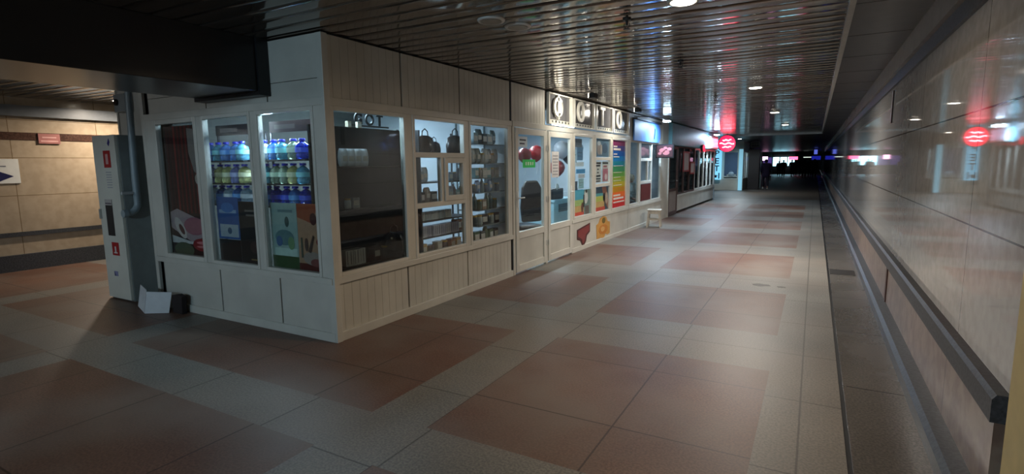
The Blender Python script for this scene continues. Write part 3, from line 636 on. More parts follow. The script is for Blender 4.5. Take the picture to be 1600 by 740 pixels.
# ---------------------------------------------------------------- goods
def link_copy(src_children, root):
    for ch in src_children:
        c = ch.copy(); COL.objects.link(c); c.parent = root
PROTO = {}
def proto(kind, col):
    """returns list of (part name, mesh) pairs for a good of a kind and colour"""
    key = (kind, col)
    if key in PROTO: return PROTO[key]
    out = []
    def part(n, mb, mt=None):
        o = mb.build(n, mt); out.append((n, o.data)); bpy.data.objects.remove(o)
    pc = pcol(col, .25)
    if kind == 'water_bottle':
        wm = mat('pet_%02x%02x%02x' % tuple(int(v*255) for v in col), col, .12, noise=.25, scale=30, trans=.55)
        part('body', MB().lathe([(.062, 0), (.072, .01), (.074, .05), (.068, .07), (.074, .09), (.074, .15), (.066, .18), (.03, .215), (.018, .225), (.018, .235)], n=14, mt=wm))
        part('cap', MB().lathe([(.034, .228), (.034, .255), (.03, .258)], n=12), pcol((.12, .16, .72), .3))
        part('label', MB().lathe([(.0755, .085), (.0755, .145)], n=14), pcol(tuple(min(1, v*1.15+.1) for v in col), .3))
    elif kind == 'bottle':
        part('body', MB().lathe([(.03, 0), (.033, .01), (.033, .12), (.026, .145), (.012, .17), (.012, .19)], n=12), pc)
        part('cap', MB().lathe([(.014, .188), (.014, .205)], n=10), pcol((.85, .85, .85)))
    elif kind == 'jar':
        part('body', MB().lathe([(.036, 0), (.042, .01), (.042, .085), (.034, .1)], n=12), pc)
        part('lid', MB().lathe([(.038, .1), (.038, .118)], n=12), pcol((.75, .62, .25)))
    elif kind == 'packet':
        mb = MB()
        vs = []
        for z, t in ((0, .006), (.03, .022), (.09, .026), (.14, .018), (.17, .003)):
            for x, y in ((-.045, -t), (.045, -t), (.045, t), (-.045, t)): vs.append((x*(1 if 0 < z < .17 else 1.05), y, z))
        mb.add(vs, [(4*k+i, 4*k+(i+1) % 4, 4*k+4+(i+1) % 4, 4*k+4+i) for k in range(4) for i in range(4)]+[(0, 1, 2, 3), (16, 17, 18, 19)], pc, True)
        mb.box(-.03, .03, -.0285, -.026, .05, .10, pcol((.85, .82, .78))); part('packet', mb)
    elif kind == 'box':
        mb = MB(); mb.box(-.05, .05, -.035, .035, 0, .12, pc); mb.box(-.04, .04, -.0365, -.035, .03, .09, pcol((.86, .84, .80))); part('carton', mb)
    elif kind == 'paper_pack':
        mb = MB(); mb.box(-.06, .06, -.03, .03, 0, .10, pc)
        for i in range(4): mb.box(-.05+i*.028, -.045+i*.028, -.032, -.03, .01, .095, pcol((.5, .5, .52)))
        part('pack', mb)
    elif kind == 'bag':
        mb = MB(); mb.lathe([(.10, 0), (.15, .03), (.16, .13), (.13, .22), (.06, .25)], n=14, mt=pc, sy=.5); part('body', mb)
        mb = MB(); mb.tube([(-.06, 0, .23), (-.05, 0, .30), (0, 0, .33), (.05, 0, .30), (.06, 0, .23)], .007, 8); part('handle', mb, pc)
    PROTO[key] = out; return out
NAMES = {'water_bottle': 'water_bottle', 'bottle': 'small_bottle', 'jar': 'jar', 'packet': 'packet', 'box': 'carton', 'paper_pack': 'paper_pack', 'bag': 'bag'}
def good(kind, col, loc, label, group, F=FR, sc=1.0, rz=0):
    ps = proto(kind, col); nm = NAMES[kind]
    rot = (R(90) if F is FR else 0)+rz
    if len(ps) == 1:
        o = bpy.data.objects.new(nm, ps[0][1]); COL.objects.link(o); o.location = loc; o.rotation_euler = (0, 0, rot); o.scale = (sc,)*3
        return tag(o, label, nm.replace('_', ' '), group)
    r = bpy.data.objects.new(nm, None); COL.objects.link(r); r.location = loc; r.rotation_euler = (0, 0, rot); r.scale = (sc,)*3 if not isinstance(sc, tuple) else sc
    tag(r, label, nm.replace('_', ' '), group)
    for n, me in ps:
        c = bpy.data.objects.new(n, me); COL.objects.link(c); c.parent = r
    return r
def SHZ(z, F):
    return H+(z-H)*(1.055 if F is FR and z > .3 and not KEEP[0] else 1.06 if F is LF else 1)
KEEP = [False]
def row(F, u0, u1, z, d, kinds, label, group, step=.1, sc=1.0, jit=.01):
    """goods standing in a row on a board at height z"""
    if F is FR: k = 1-d/3.735; u0, u1 = u0*k, min(u1*k, 6.56 if u0 < 6.6 else 99)
    if F is LF: k = 1-d/3.341; u0, u1 = u0*k, u1*k
    z = round(SHZ(z, F), 4)
    u = u0+step/2; i = 0
    while u < u1-step/4:
        k, c = kinds[i % len(kinds)]
        good(k, c, F(u+random.uniform(-jit, jit), z, d+random.uniform(-jit, jit)), label, group, F, sc, random.uniform(-.15, .15))
        u += step; i += 1
def shelves(F, u0, u1, zs, d, depth, label, mt=None, upr=True, th=.014):
    if F is FR: u0, u1 = u0*1.055, min(u1*1.055, 6.59 if u0 < 6.6 else 99)
    else: u0, u1 = u0*1.075, u1*1.055
    zs = [SHZ(z, F) for z in zs]
    t = thing('shelf_unit', F((u0+u1)/2, 0, d), label, 'shelf')
    for z in zs:
        mb = MB(); fb(mb, F, u0, u1, z-th, z, d-depth, d); mb.build('shelf', mt or M_DARK, t)
    if upr:
        for u in (u0, u1-.015):
            mb = MB(); fb(mb, F, u, u+.015, 0, max(zs)+.3, d-depth, d-depth+.02); mb.build('upright', mt or M_DARK, t)
    return t
BL = (.30, .55, .85); BT = (.45, .75, .85); YL = (.90, .91, .62); LIL = (.60, .62, .85); CL = (.75, .85, .9); GR = (.68, .78, .68); IN = (.20, .30, .80)
shelves(LF, -5.48, -4.78, [1.24, 1.45, 1.67], -.10, .30, 'dark shelves of bottled water behind the middle window of the short side')
shelves(LF, -4.63, -3.91, [1.24, 1.45, 1.67], -.10, .30, 'dark shelves of bottled water behind the window nearest the corner')
random.seed(11)
spec = [(1.67, [('water_bottle', BL), ('water_bottle', BT), ('water_bottle', BL)], 'top'), (1.45, [('water_bottle', LIL), ('water_bottle', YL), ('water_bottle', YL)], 'middle'), (1.24, [('water_bottle', CL), ('water_bottle', BL)], 'lowest')]
for z, ks, w in spec:
    row(LF, -5.47, -4.79, z, -.2, ks, 'water bottle on the %s shelf behind the middle window of the short side' % w, 'water on the %s shelf of the middle window' % w, .138, (.90, .90, .76))
spec = [(1.67, [('water_bottle', CL), ('water_bottle', BL), ('water_bottle', BT), ('water_bottle', GR), ('water_bottle', IN)], 'top'), (1.45, [('water_bottle', BT), ('water_bottle', GR), ('water_bottle', GR), ('water_bottle', YL)], 'middle'), (1.24, [('water_bottle', BL), ('water_bottle', IN), ('water_bottle', IN)], 'lowest')]
for z, ks, w in spec:
    row(LF, -4.62, -3.92, z, -.2, ks, 'water bottle on the %s shelf behind the window nearest the corner' % w, 'water on the %s shelf of the corner window' % w, .138, (.90, .90, .76))

# window one of the long face: dark board with few bright things
t = thing('display_board', FR(3.98, 0, -.3), 'tall nearly black board filling most of the first long side window', 'board')
mb = MB(); fb(mb, FR, 3.42, 4.72, .5, 1.985, -.32, -.30); fb(mb, FR, 4.70, 4.72, .5, 1.985, -.30, -.07); mb.build('board', mat('board_black', (.028, .024, .022), .5, noise=.2, scale=3), t)
for i, z in enumerate((1.60, 1.22, .70)):
    mb = MB(); fb(mb, FR, 3.45, 4.43, SHZ(z, FR)-.012, SHZ(z, FR), -.28, -.09); mb.build('shelf', mat('glass_shelf_dark', (.12, .12, .12), .15), t)
row(FR, 3.50, 3.86, 1.60, -.18, [('packet', (.95, .97, .98))], 'white packet in the row across the upper left of the dark first window', 'white packets in the dark window', .085, 1.0)
row(FR, 3.50, 3.72, 1.22, -.18, [('jar', (.80, .84, .84)), ('box', (.7, .72, .72))], 'pale small item at middle height in the dark first window', 'pale items in the dark window', .1, .8)
row(FR, 3.50, 3.66, .70, -.16, [('paper_pack', (.86, .86, .86))], 'white upright pack low in the corner of the dark first window', 'white packs low in the dark window', .09, 1.5)
row(FR, 3.80, 4.3, .70, -.2, [('box', (.22, .18, .16)), ('jar', (.20, .2, .18)), ('bag', (.13, .12, .12))], 'dim dark item low in the dark first window', 'dim items in the dark window', .15, 1.0)
row(FR, 3.55, 3.8, 1.964, -.31, [('box', (.8, .75, .65))], 'small pale carton on top of the dark board', 'cartons on the dark board', .14, .5)
# dark letters against the lit interior
lt = thing('letter_board', FR(4.25, 2.07, -.35), 'dark letters GOT seen at the top of the first long side window', 'sign', local=True)
for i, ch in enumerate('GOT'):
    letter(ch, .16, .006, .004, M_DARK, lt, (0, (-.16, .0, .15)[i], -.045), (R(90), 0, R(90)))
mb = MB(); mb.box(-.02, -.008, -.3, .3, -.065, -.05); mb.build('rail', M_DARK, lt)

# window two
shelves(FR, 4.49, 5.48, [1.70, 1.42, 1.20, 1.00, .82, .62], -.10, .32, 'dark shelves of small goods behind the divided window with the hatch')
good('bag', (.20, .15, .13), FR(5.0, 1.706, -.22), 'dark brown bag in the top pane above the hatch, on the left', None, FR, .95)
good('bag', (.15, .11, .11), FR(5.22, 1.706, -.26), 'low dark bag beside the brown one in the top pane', None, FR, .7)
good('bag', (.28, .25, .24), FR(5.60, 1.706, -.22), 'grey brown bag in the top pane above the hatch, on the right', None, FR, 1.05)
random.seed(12)
row(FR, 4.54, 4.82, 1.42, -.2, [('box', (.7, .76, .82)), ('packet', (.75, .8, .85))], 'pale pack in the small fixed pane left of the hatch', 'packs left of the hatch', .11, 1.0)
row(FR, 4.54, 4.9, 1.20, -.2, [('box', (.25, .2, .18)), ('packet', (.6, .55, .5))], 'darker pack low in the fixed pane left of the hatch', 'dark packs left of the hatch', .12, 1.0)
row(FR, 5.1, 5.44, 1.42, -.2, [('box', (.62, .7, .78)), ('jar', (.5, .5, .55)), ('packet', (.7, .72, .75))], 'small pack in the upper part of the service hatch', 'packs in the upper hatch', .1, .9)
row(FR, 5.1, 5.44, 1.20, -.2, [('packet', (.75, .78, .85)), ('bottle', (.5, .3, .25)), ('box', (.4, .6, .6)), ('bottle', (.7, .45, .4))], 'small pack in the lower part of the service hatch', 'packs in the lower hatch', .085, 1.0)
row(FR, 4.53, 5.2, 1.00, -.2, [('paper_pack', (.78, .84, .86)), ('paper_pack', (.68, .76, .80))], 'pale paper pack in the upper row under the hatch', 'paper packs upper row', .125, 1.0)
row(FR, 4.53, 5.25, .82, -.18, [('paper_pack', (.78, .78, .84)), ('paper_pack', (.66, .66, .74))], 'pale paper pack in the second row under the hatch', 'paper packs second row', .125, 1.25)
row(FR, 5.22, 5.46, .82, -.2, [('box', (.55, .40, .32))], 'tan carton at the right end of the second row under the hatch', 'tan cartons', .12, 1.2)
row(FR, 4.54, 5.4, .62, -.18, [('box', (.80, .68, .48)), ('paper_pack', (.4, .34, .32)), ('box', (.75, .75, .7)), ('jar', (.3, .26, .26)), ('box', (.6, .45, .34))], 'carton or jar on the bottom board under the hatch', 'bottom board goods', .14, 1.1)
# window three
M_GSH = mat('shelf_glassy', (.42, .46, .46), .12)
shelves(FR, 5.58, 6.54, [1.86, 1.62, 1.44, 1.26, 1.04, .84, .63], -.08, .34, 'glass shelves crowded with small goods behind the third long side window', M_GSH)
rows = [(1.86, [('box', (.62, .70, .72)), ('packet', (.45, .5, .5)), ('box', (.34, .36, .35))], .12, 1.0, 'top'), (1.62, [('packet', (.82, .84, .84)), ('packet', (.6, .62, .6)), ('jar', (.7, .7, .66))], .09, 1.0, 'second'),
        (1.44, [('box', (.5, .66, .68)), ('jar', (.6, .55, .5)), ('box', (.75, .74, .7))], .11, .95, 'third'), (1.26, [('jar', (.35, .4, .45)), ('packet', (.6, .7, .85)), ('bottle', (.5, .55, .55))], .095, .8, 'fourth'),
        (1.04, [('bottle', (.35, .42, .42)), ('jar', (.45, .5, .45)), ('box', (.66, .56, .48)), ('bottle', (.5, .55, .5))], .1, .95, 'fifth'), (.84, [('jar', (.3, .32, .3)), ('jar', (.7, .72, .7)), ('box', (.25, .22, .2))], .105, 1.0, 'sixth'),
        (.63, [('box', (.30, .40, .28)), ('box', (.2, .2, .18)), ('bottle', (.36, .42, .3))], .12, 1.0, 'lowest')]
random.seed(13)
for z, ks, st, sc, w in rows:
    sc *= 1.15
    row(FR, 5.62, 6.50, z, -.18, ks, 'small item on the %s glass shelf behind the third window' % w, 'goods on the %s glass shelf' % w, st, sc)

# photo kiosk interior
def chair(loc, rz):
    t = thing('office_chair', loc, 'black office chair behind the left glazed door', 'chair', local=True); t.rotation_euler = (0, 0, rz)
    mb = MB(); mb.box(-.24, .24, -.24, .24, .46, .54); mb.build('seat', M_BLACK, t, bevel=.03)
    mb = MB(); mb.prism([(-.20, .60), (.20, .60), (.23, .85), (.20, 1.2), (.12, 1.32), (-.12, 1.32), (-.20, 1.2), (-.23, .85)], .06, lambda u, z, d: (u, -.27+d, z)); mb.build('backrest', M_BLACK, t, bevel=.03)
    mb = MB(); mb.cyl((0, 0, .1), (0, 0, .46), .03); mb.build('column', M_DARK, t)
    mb = MB()
    for k in range(5): a = k*2*math.pi/5; mb.tube([(0, 0, .12), (.28*math.cos(a), .28*math.sin(a), .06)], .018, 8)
    mb.build('star_base', M_BLACK, t)
    for k in range(5):
        a = k*2*math.pi/5; mb = MB(); mb.cyl((.28*math.cos(a)-.012, .28*math.sin(a), .027), (.28*math.cos(a)+.012, .28*math.sin(a), .027), .027); mb.build('caster', M_BLACK, t)
chair((-4.5, 8.45, 0), R(60))
def balloon(loc, r, col, label, grp=None):
    t = thing('balloon', loc, label, 'balloon', grp, local=True)
    mb = MB(); mb.lathe([(r*.06, -r*1.12), (r*.45, -r*.85), (r*.85, -r*.4), (r, .05*r), (r*.9, r*.5), (r*.55, r*.85), (r*.1, r)], n=20, mt=mat('balloon_%d' % int(col[1]*99), tuple(v*.8 for v in col), .35, noise=.02)); mb.build('skin', None, t)
    mb = MB(); mb.tube([(0, 0, -r*1.1), (.02, .01, -r*1.8), (0, 0, -r*2.6)], .003, 6); mb.build('string', M_WHITE, t)
balloon((-4.10, 9.20, 1.86), .16, (.88, .90, .94), 'white balloon hanging inside the right glazed door')
balloon((-4.10, 8.98, 1.52), .15, (.60, .08, .12), 'red balloon hanging low inside the right glazed door')
balloon((-4.05, 9.42, 1.72), .13, (.10, .12, .2), 'dark balloon beside the white one in the right door')
balloon((-4.10, 7.72, 1.74), .12, (.55, .10, .12), 'red balloon behind the left glazed door, nearest its hinge')
balloon((-4.05, 8.05, 1.78), .13, (.70, .16, .18), 'red balloon behind the left glazed door, nearer the door post')
balloon((-4.2, 10.2, 1.90), .12, (.80, .84, .90), 'pale balloon behind the sheets of the photo window')
t = thing('desk', (-4.45, 9.35, 0), 'pale blue desk behind the right glazed door', 'desk', local=True)
mb = MB(); mb.box(-.3, .3, -.38, .75, .90, .94); mb.build('desktop', mat('desk_blue', (.62, .78, .84), .4), t)
mb = MB(); mb.box(-.28, .28, -.36, .73, 0, .90); mb.build('body', mat('desk_blue', (.6, .8, .8)), t)
mb = MB(); mb.box(.28, .285, -.15, .3, .70, .85); mb.build('vent_panel', mat('slate', (.30, .38, .42), .4), t)
t = thing('printer', (-4.42, 9.3, .94), 'black printer with a white paper roll on the desk behind the right door', 'printer', local=True)
mb = MB(); mb.box(-.2, .2, -.25, .25, 0, .2); mb.build('case', M_DARK, t, bevel=.015)
mb = MB(); mb.prism([(0, .02), (.28, .0), (.1, .22), (0, .25)], .01, lambda u, z, d: (.15+d+z*.1, u-.05, z+.05)); mb.build('paper', M_WHITE, t)
t = thing('cupboard', (-6.3, 9.4, 0), 'tall pale blue cupboard at the back of the photo kiosk', 'cupboard', local=True)
mb = MB(); mb.box(-.25, .2, -.5, .5, 0, 2.1); mb.build('body', mat('cup_blue', (.50, .68, .76), .4), t)
for s in (-1, 1):
    mb = MB(); mb.box(.2, .22, min(s*.02, s*.48), max(s*.02, s*.48), .05, 2.05); d = mb.build('door', mat('cup_door', (.58, .74, .80), .35), t)
    h = MB(); h.tube([(.22, s*.06, 1.0), (.25, s*.06, 1.0), (.25, s*.06, 1.15), (.22, s*.06, 1.15)], .006, 6); c = h.build('handle', M_STEEL); c.parent = d

# service kiosk: attendant behind the glass and far window goods
# long far kiosk: boards outside and goods inside
for a, b, c, d, col, l in ((17.85, 18.75, 1.30, 1.95, (.70, .52, .52), 'pinkish framed notice board hung on the brown framed windows, the nearer'), (18.95, 19.7, 1.20, 1.62, (.72, .50, .48), 'small pink framed board hung farther along the brown framed windows')):
    t = thing('notice_board', FR((a+b)/2, c, .03), l, 'board')
    mb = MB(); fb(mb, FR, a, b, c, c+.05, .02, .05); fb(mb, FR, a, b, d-.05, d, .02, .05); fb(mb, FR, a, a+.05, c+.05, d-.05, .02, .05); fb(mb, FR, b-.05, b, c+.05, d-.05, .02, .05); mb.build('board_frame', mat('board_red', (.60, .18, .16), .4), t)
    mb = MB(); fb(mb, FR, a+.05, b-.05, c+.05, d-.05, .02, .035); mb.build('sheet', pcol((.74, .66, .64)), t)
KEEP[0] = True
shelves(FR, 17.3, 22.7, [1.7, 1.3, .95, .62], -.2, .35, 'long dim shelves behind the windows of the far kiosk')
random.seed(14)
for z, w in ((1.7, 'top'), (1.3, 'upper middle'), (.95, 'lower middle'), (.62, 'bottom')):
    row(FR, 17.4, 22.0, z, -.32, [('box', (.5, .5, .55)), ('bag', (.3, .25, .3)), ('box', (.3, .35, .5)), ('bag', (.62, .5, .45)), ('box', (.65, .65, .65))], 'dim item on the %s shelf of the long far kiosk' % w, 'goods on the %s shelf of the far kiosk' % w, .42, .9, .04)
# picture sign sticking out by the hatch
t = thing('hanging_picture', FR(14.4, 1.72, .0), 'dark framed picture of pink flowers sticking out by the service hatch', 'sign', local=True)
mb = MB(); mb.box(.03, .50, .0, .05, 0, .36); mb.build('case', M_BLACK, t)
mb = MB(); mb.box(.06, .47, -.004, .0, .03, .33, mat('screen_base', (.22, .13, .14), .4, emit=(.45, .25, .25), es=.05))
for cx, cz, rr in ((.2, .2, .08), (.3, .14, .09), (.38, .23, .06), (.14, .12, .05), (.28, .26, .05)):
    mb.prism(ell(cx, cz, rr, rr*.7), .002, lambda u, z, d: (u, -.004-d, z), mat('flower_pink', (.62, .38, .40), .4, emit=(.7, .42, .42), es=.06))
mb.build('picture', None, t)
mb = MB(); mb.box(0, .03, .01, .04, .1, .26); mb.build('bracket', M_DARK, t)
# round neon sign, and a red oval standing for its reflection on the fascia
def round_sign(name, F, u, z, d, r, label, es, lines=True, rx=1):
    t = thing(name, F(u, z, d), label, 'sign')
    mb = MB(); mb.prism(ell(u, z, r*rx, r, 40), .08, F, d0=d); mb.build('case', M_DARK, t)
    mb = MB(); mb.prism(ell(u, z, r*.94*rx, r*.94, 40), .008, F, d0=d+.08); f = mb.build('face', mat('sign_red_%d' % int(es*10), (.9, .05, .18), .3, noise=0, emit=(1, .05, .22), es=es), t)
    if lines:
        M_NE = mat('neon_white', (1, .8, .85), .3, noise=0, emit=(1, .78, .86), es=es*2.2)
        for zz, w, am in ((.40, .46, .05), (.0, .78, .07), (-.40, .46, .04)):
            mb = MB(); pts = []
            for i in range(25):
                q = -1+2*i/24; pts.append(F(u+q*w*r*rx, z+zz*r+am*r*math.sin(q*6+zz*7), d+.10))
            mb.tube(pts, r*.055, 8); c = mb.build('neon_line', M_NE); c.parent = f
    return t
FACE = lambda u, z, d: (u, 24.35-d, z)
rs = round_sign('round_neon_sign', FACE, -3.28, 2.36, 0, .355, 'round glowing crimson sign with three wavy white neon lines', 1.5)
mb = MB(); mb.tube([(-3.28, 24.34, 2.7), (-3.28, 24.34, 2.76)], .02, 8); mb.build('hanger', M_DARK, rs)
round_sign('oval_reflection', FR, 20.5, 2.10, .11, .13, 'small red glowing oval standing for the round sign reflected in the turquoise fascia', .8, False, 1.7)  # glow built in where the fascia mirrors the round sign
# cable of hanging lit board on fascia end
t = thing('light_box', FR(22.6, 2.12, .11), 'white glowing light box at the far end of the turquoise fascia', 'sign')
mb = MB(); fb(mb, FR, 22.1, 23.9, 2.14, 2.6, .10, .16); mb.build('case', M_WHITE, t)
mb = MB(); fb(mb, FR, 22.15, 23.85, 2.2, 2.54, .16, .165); mb.build('panel', mat('box_glow', (.8, .9, 1), .3, noise=0, emit=(.55, .82, 1), es=.3), t)

# vertical letter sign between kiosks
t = thing('vertical_sign', (-4.9, 32.7, .5), 'narrow pale sign with dark letters running downward beside the far kiosk', 'sign', local=True)
mb = MB(); mb.box(-.22, .24, -.05, .05, .1, 2.25); mb.build('board', mat('board_glow', (.55, .8, .9), .3, noise=0, emit=(.45, .75, .9), es=.6), t)
for i, ch in enumerate('ЦВЕТЫ'):
    letter(ch, .42, .01, .01, mat('letter_navy', (.05, .12, .2), .4), t, (0, -.062, 1.85-i*.42), (R(90), 0, 0))

# ---- far kiosk facing the camera
Z = thing('kiosk', (-4.2, 33.0, 0), 'small pale kiosk facing the viewer under the round crimson sign', 'kiosk')
wallpart(Z, K2, -6.6, -3.55, .0, .60, 'lower_panel', ribs=False); wallpart(Z, K2, -6.6, -3.55, 2.2, TOP, 'upper_panel', ribs=False)
for a, b in ((-6.6, -4.62), (-3.78, -3.55)): band(Z, K2, a, b, .6, 2.2, 'post')
frame(K2, Z, -4.62, -3.78, .6, 2.2, .07)
mb = MB(); mb.box(-3.60, -3.55, 33.05, 36.0, 0, .6); mb.build('side_wall', M_PVC2, Z)
mb = MB(); mb.box(-3.60, -3.55, 33.05, 36.0, 2.2, TOP); mb.build('upper_side_wall', M_PVC2, Z)
mb = MB(); mb.box(-6.6, -3.6, 35.95, 36.0, 0, TOP); mb.build('inner_wall', mat('interior_navy', (.28, .36, .46), .6), Z)
KS = lambda u, z, d: (-3.57+d, u, z)
for k in range(3): frame(KS, Z, 33.05+k*.97, 34.0+k*.97, .6, 2.2, .06)
t = thing('counter', (-4.2, 33.9, 0), 'dark counter with pale goods behind the far kiosk window', 'counter', local=True)
mb = MB(); mb.box(-.9, .5, -.2, .3, 0, .72); mb.build('body', M_DARK, t)
mb = MB(); mb.box(-.92, .52, -.22, .32, .72, .76); mb.build('worktop', M_WHITE, t)
random.seed(15)
row(lambda u, z, d: (u, 33.7-d, z), -4.55, -3.85, .76, 0, [('box', (.85, .85, .85)), ('bag', (.75, .8, .85))], 'pale item on the counter behind the far kiosk window', 'goods on the far counter', .2, 1.0)
tubelamp((-4.3, 34.2, 2.4), 1.2, 'fluorescent tube inside the far kiosk facing the viewer', 20, COOL, group='tubes inside the kiosks')
# glowing upright light column at its right edge
t = thing('light_column', (-3.66, 32.85, 0), 'slim glowing pale blue upright at the right edge of the far kiosk', 'light column', local=True)
mb = MB(); mb.box(-.1, .1, -.05, .05, .0, 2.3); mb.build('body', mat('column_glow', (.6, .85, .95), .3, noise=0, emit=(.55, .8, .9), es=.3), t)
mb = MB(); mb.box(-.12, .12, -.06, .06, 2.3, 2.36); mb.build('cap', M_STEEL, t)
mb = MB(); mb.box(-3.40, -2.80, 34.0, 34.6, 0, 2.3); tag(mb.build('dark_cabinet', mat('cabinet_maroon', (.13, .08, .08), .4), bevel=.01), 'dark brown upright cabinet standing beside the far kiosk', 'cabinet')
t = thing('hanging_plate', (-2.78, 34.2, 2.45), 'pale framed plate hanging above the dark cabinet', 'sign', local=True)
mb = MB(); mb.box(-.55, -.05, 0, .03, -.05, .3); mb.build('plate', mat('plate_grey', (.35, .34, .34), .4), t)
mb = MB(); mb.box(-.5, -.1, -.006, 0, .0, .12); mb.box(-.5, -.1, -.006, 0, .16, .26); mb.build('panes', M_DARK, t)
t = thing('white_post', (-2.92, 36.2, 0), 'slim pale post just behind the dark cabinet', 'post', local=True)
mb = MB(); mb.box(-.08, .08, -.05, .05, 0, 2.1); mb.build('shaft', mat('post_pale', (.5, .5, .48), .4), t)
mb = MB(); mb.box(-.1, .1, -.07, .07, 2.1, 2.14); mb.build('cap', M_STEEL, t)

# ---- distant shops
def farshop(x0, x1, y, label, col, es, h0=.9, h1=2.1):
    t = thing('distant_shop', ((x0+x1)/2, y, 0), label, 'shop')
    mb = MB(); mb.box(x0, x1, y, y+.3, 0, h0); mb.build('lower_wall', M_DARK, t)
    mb = MB(); mb.box(x0, x1, y, y+.3, h1, 2.75); mb.build('upper_wall', M_DARK, t)
    n = max(2, int((x1-x0)/.8)); w = (x1-x0)/n
    for k in range(n):
        mb = MB(); mb.box(x0+k*w+.06, x0+(k+1)*w-.06, y+.05, y+.1, h0+random.uniform(0, .3), h1); mb.build('lit_window', mat('shopwin_%d_%d' % (int(col[0]*99), int(es*10)), col, .3, noise=0, emit=col, es=es), t)
        mb = MB(); mb.box(x0+k*w-.06, x0+k*w+.06, y-.02, y+.1, h0, h1); mb.build('mullion', M_DARK, t)
random.seed(16)
farshop(-4.7, -2.2, 75, 'distant brightly lit cyan and white shop windows at the end of the passage', (.68, .92, 1.0), 1.3)
farshop(-7.0, -4.8, 76, 'distant dim violet shop left of the cyan windows', (.32, .25, .5), .35)
for x, y, z, w, h, col, es, l in ((-5.5, 74.5, 1.95, .65, .55, (1, .72, .88), 1.8, 'distant small glowing pink square sign behind the walking person'),
                              (-2.35, 74, 1.95, 1.0, .42, (1, .35, .5), 1.8, 'distant glowing pink red sign right of the cyan shop windows'),
                              (-.9, 76, 2.05, .9, .14, (.8, .85, .8), .8, 'distant pale strip light at the end of the passage'),
                              (.05, 74, 1.95, 1.0, .5, (.1, .12, .6), .4, 'distant deep blue glowing sign by the polished wall'),
                              (-.02, 60, 2.45, .35, .5, (.35, .4, .8), .5, 'distant paler blue sign high beside the polished wall')):
    t = thing('distant_sign', (x, y, z), l, 'sign', local=True)
    mb = MB(); mb.box(-w/2, w/2, 0, .08, -h/2, h/2); mb.build('case', M_DARK, t)
    mb = MB(); mb.box(-.02, .02, .02, .06, h/2, 2.78-z); mb.build('hanger', M_DARK, t)
    mb = MB(); mb.box(-w/2+.03, w/2-.03, -.01, 0, -h/2+.03, h/2-.03); mb.build('panel', mat('far_%d_%d' % (int(col[0]*99), int(col[1]*99)), col, .3, noise=0, emit=col, es=es), t)
lamp('distant_shop_light', 'AREA', (-3.4, 74.8, 1.6), 15, (.8, .95, 1), 2.2, 1.0, rot=(R(90), 0, 0))

# ---------------------------------------------------------------- fire cabinet, pipes, box, stool
F_ = thing('fire_cabinet', (-7.4, 3.3, 0), 'tall white fire hydrant cabinet with red labels at the kiosk end', 'cabinet')
M_CW = mat('cabinet_white', (.86, .85, .80), .35, noise=.04, scale=3)
mb = MB(); mb.box(-7.66, -7.13, 3.29, 3.635, .0, 2.0); mb.build('body', mat('cabinet_side', (.55, .57, .56), .4), F_, bevel=.006)
mb = MB(); mb.box(-7.655, -7.135, 3.255, 3.29, .02, 2.0); dr = mb.build('door', M_CW, F_, bevel=.005)
def cl(mb, nm, mt=None):
    c = mb.build(nm, mt); c.parent = dr; return c
CB = lambda u, z, d: (u, 3.255-d, z)
mb = MB(); fb(mb, CB, -7.50, -7.34, .80, 1.24, 0, .004, M_DARK); fb(mb, CB, -7.50, -7.34, 1.17, 1.24, .004, .006, pcol((.75, .72, .70))); fb(mb, CB, -7.49, -7.35, 1.185, 1.20, .006, .007, pcol((.4, .35, .4))); cl(mb, 'view_window')
mb = MB(); fb(mb, CB, -7.42, -7.26, 1.62, 1.82, 0, .003, pcol((.68, .12, .14))); fb(mb, CB, -7.37, -7.31, 1.66, 1.78, .003, .005, pcol((.82, .62, .60))); cl(mb, 'red_label')
mb = MB(); fb(mb, CB, -7.45, -7.29, .56, .72, 0, .003, pcol((.68, .12, .14))); fb(mb, CB, -7.385, -7.355, .60, .67, .003, .005, pcol((.9, .88, .86))); fb(mb, CB, -7.41, -7.33, .585, .60, .003, .005, pcol((.9, .88, .86))); cl(mb, 'red_label')
mb = MB(); mb.prism([(-7.30, 1.90), (-7.26, 1.96), (-7.24, 1.92), (-7.27, 1.87)], .003, CB, pcol((.18, .16, .5))); cl(mb, 'blue_mark')
mb = MB()
for k in range(7): fb(mb, CB, -7.40, -7.28, 1.38+k*.03, 1.39+k*.03, 0, .002, pcol((.62, .62, .66)))
cl(mb, 'text_label')
mb = MB(); fb(mb, CB, -7.46, -7.38, .30, .36, 0, .003, pcol((.55, .55, .7))); mb.prism([(-7.46, .36), (-7.42, .30), (-7.46, .30)], .002, CB, pcol((.3, .3, .45)), d0=.003); cl(mb, 'corner_label')
mb = MB(); mb.box(-7.64, -7.61, 3.235, 3.255, 1.0, 1.12); cl(mb, 'handle', M_STEEL)
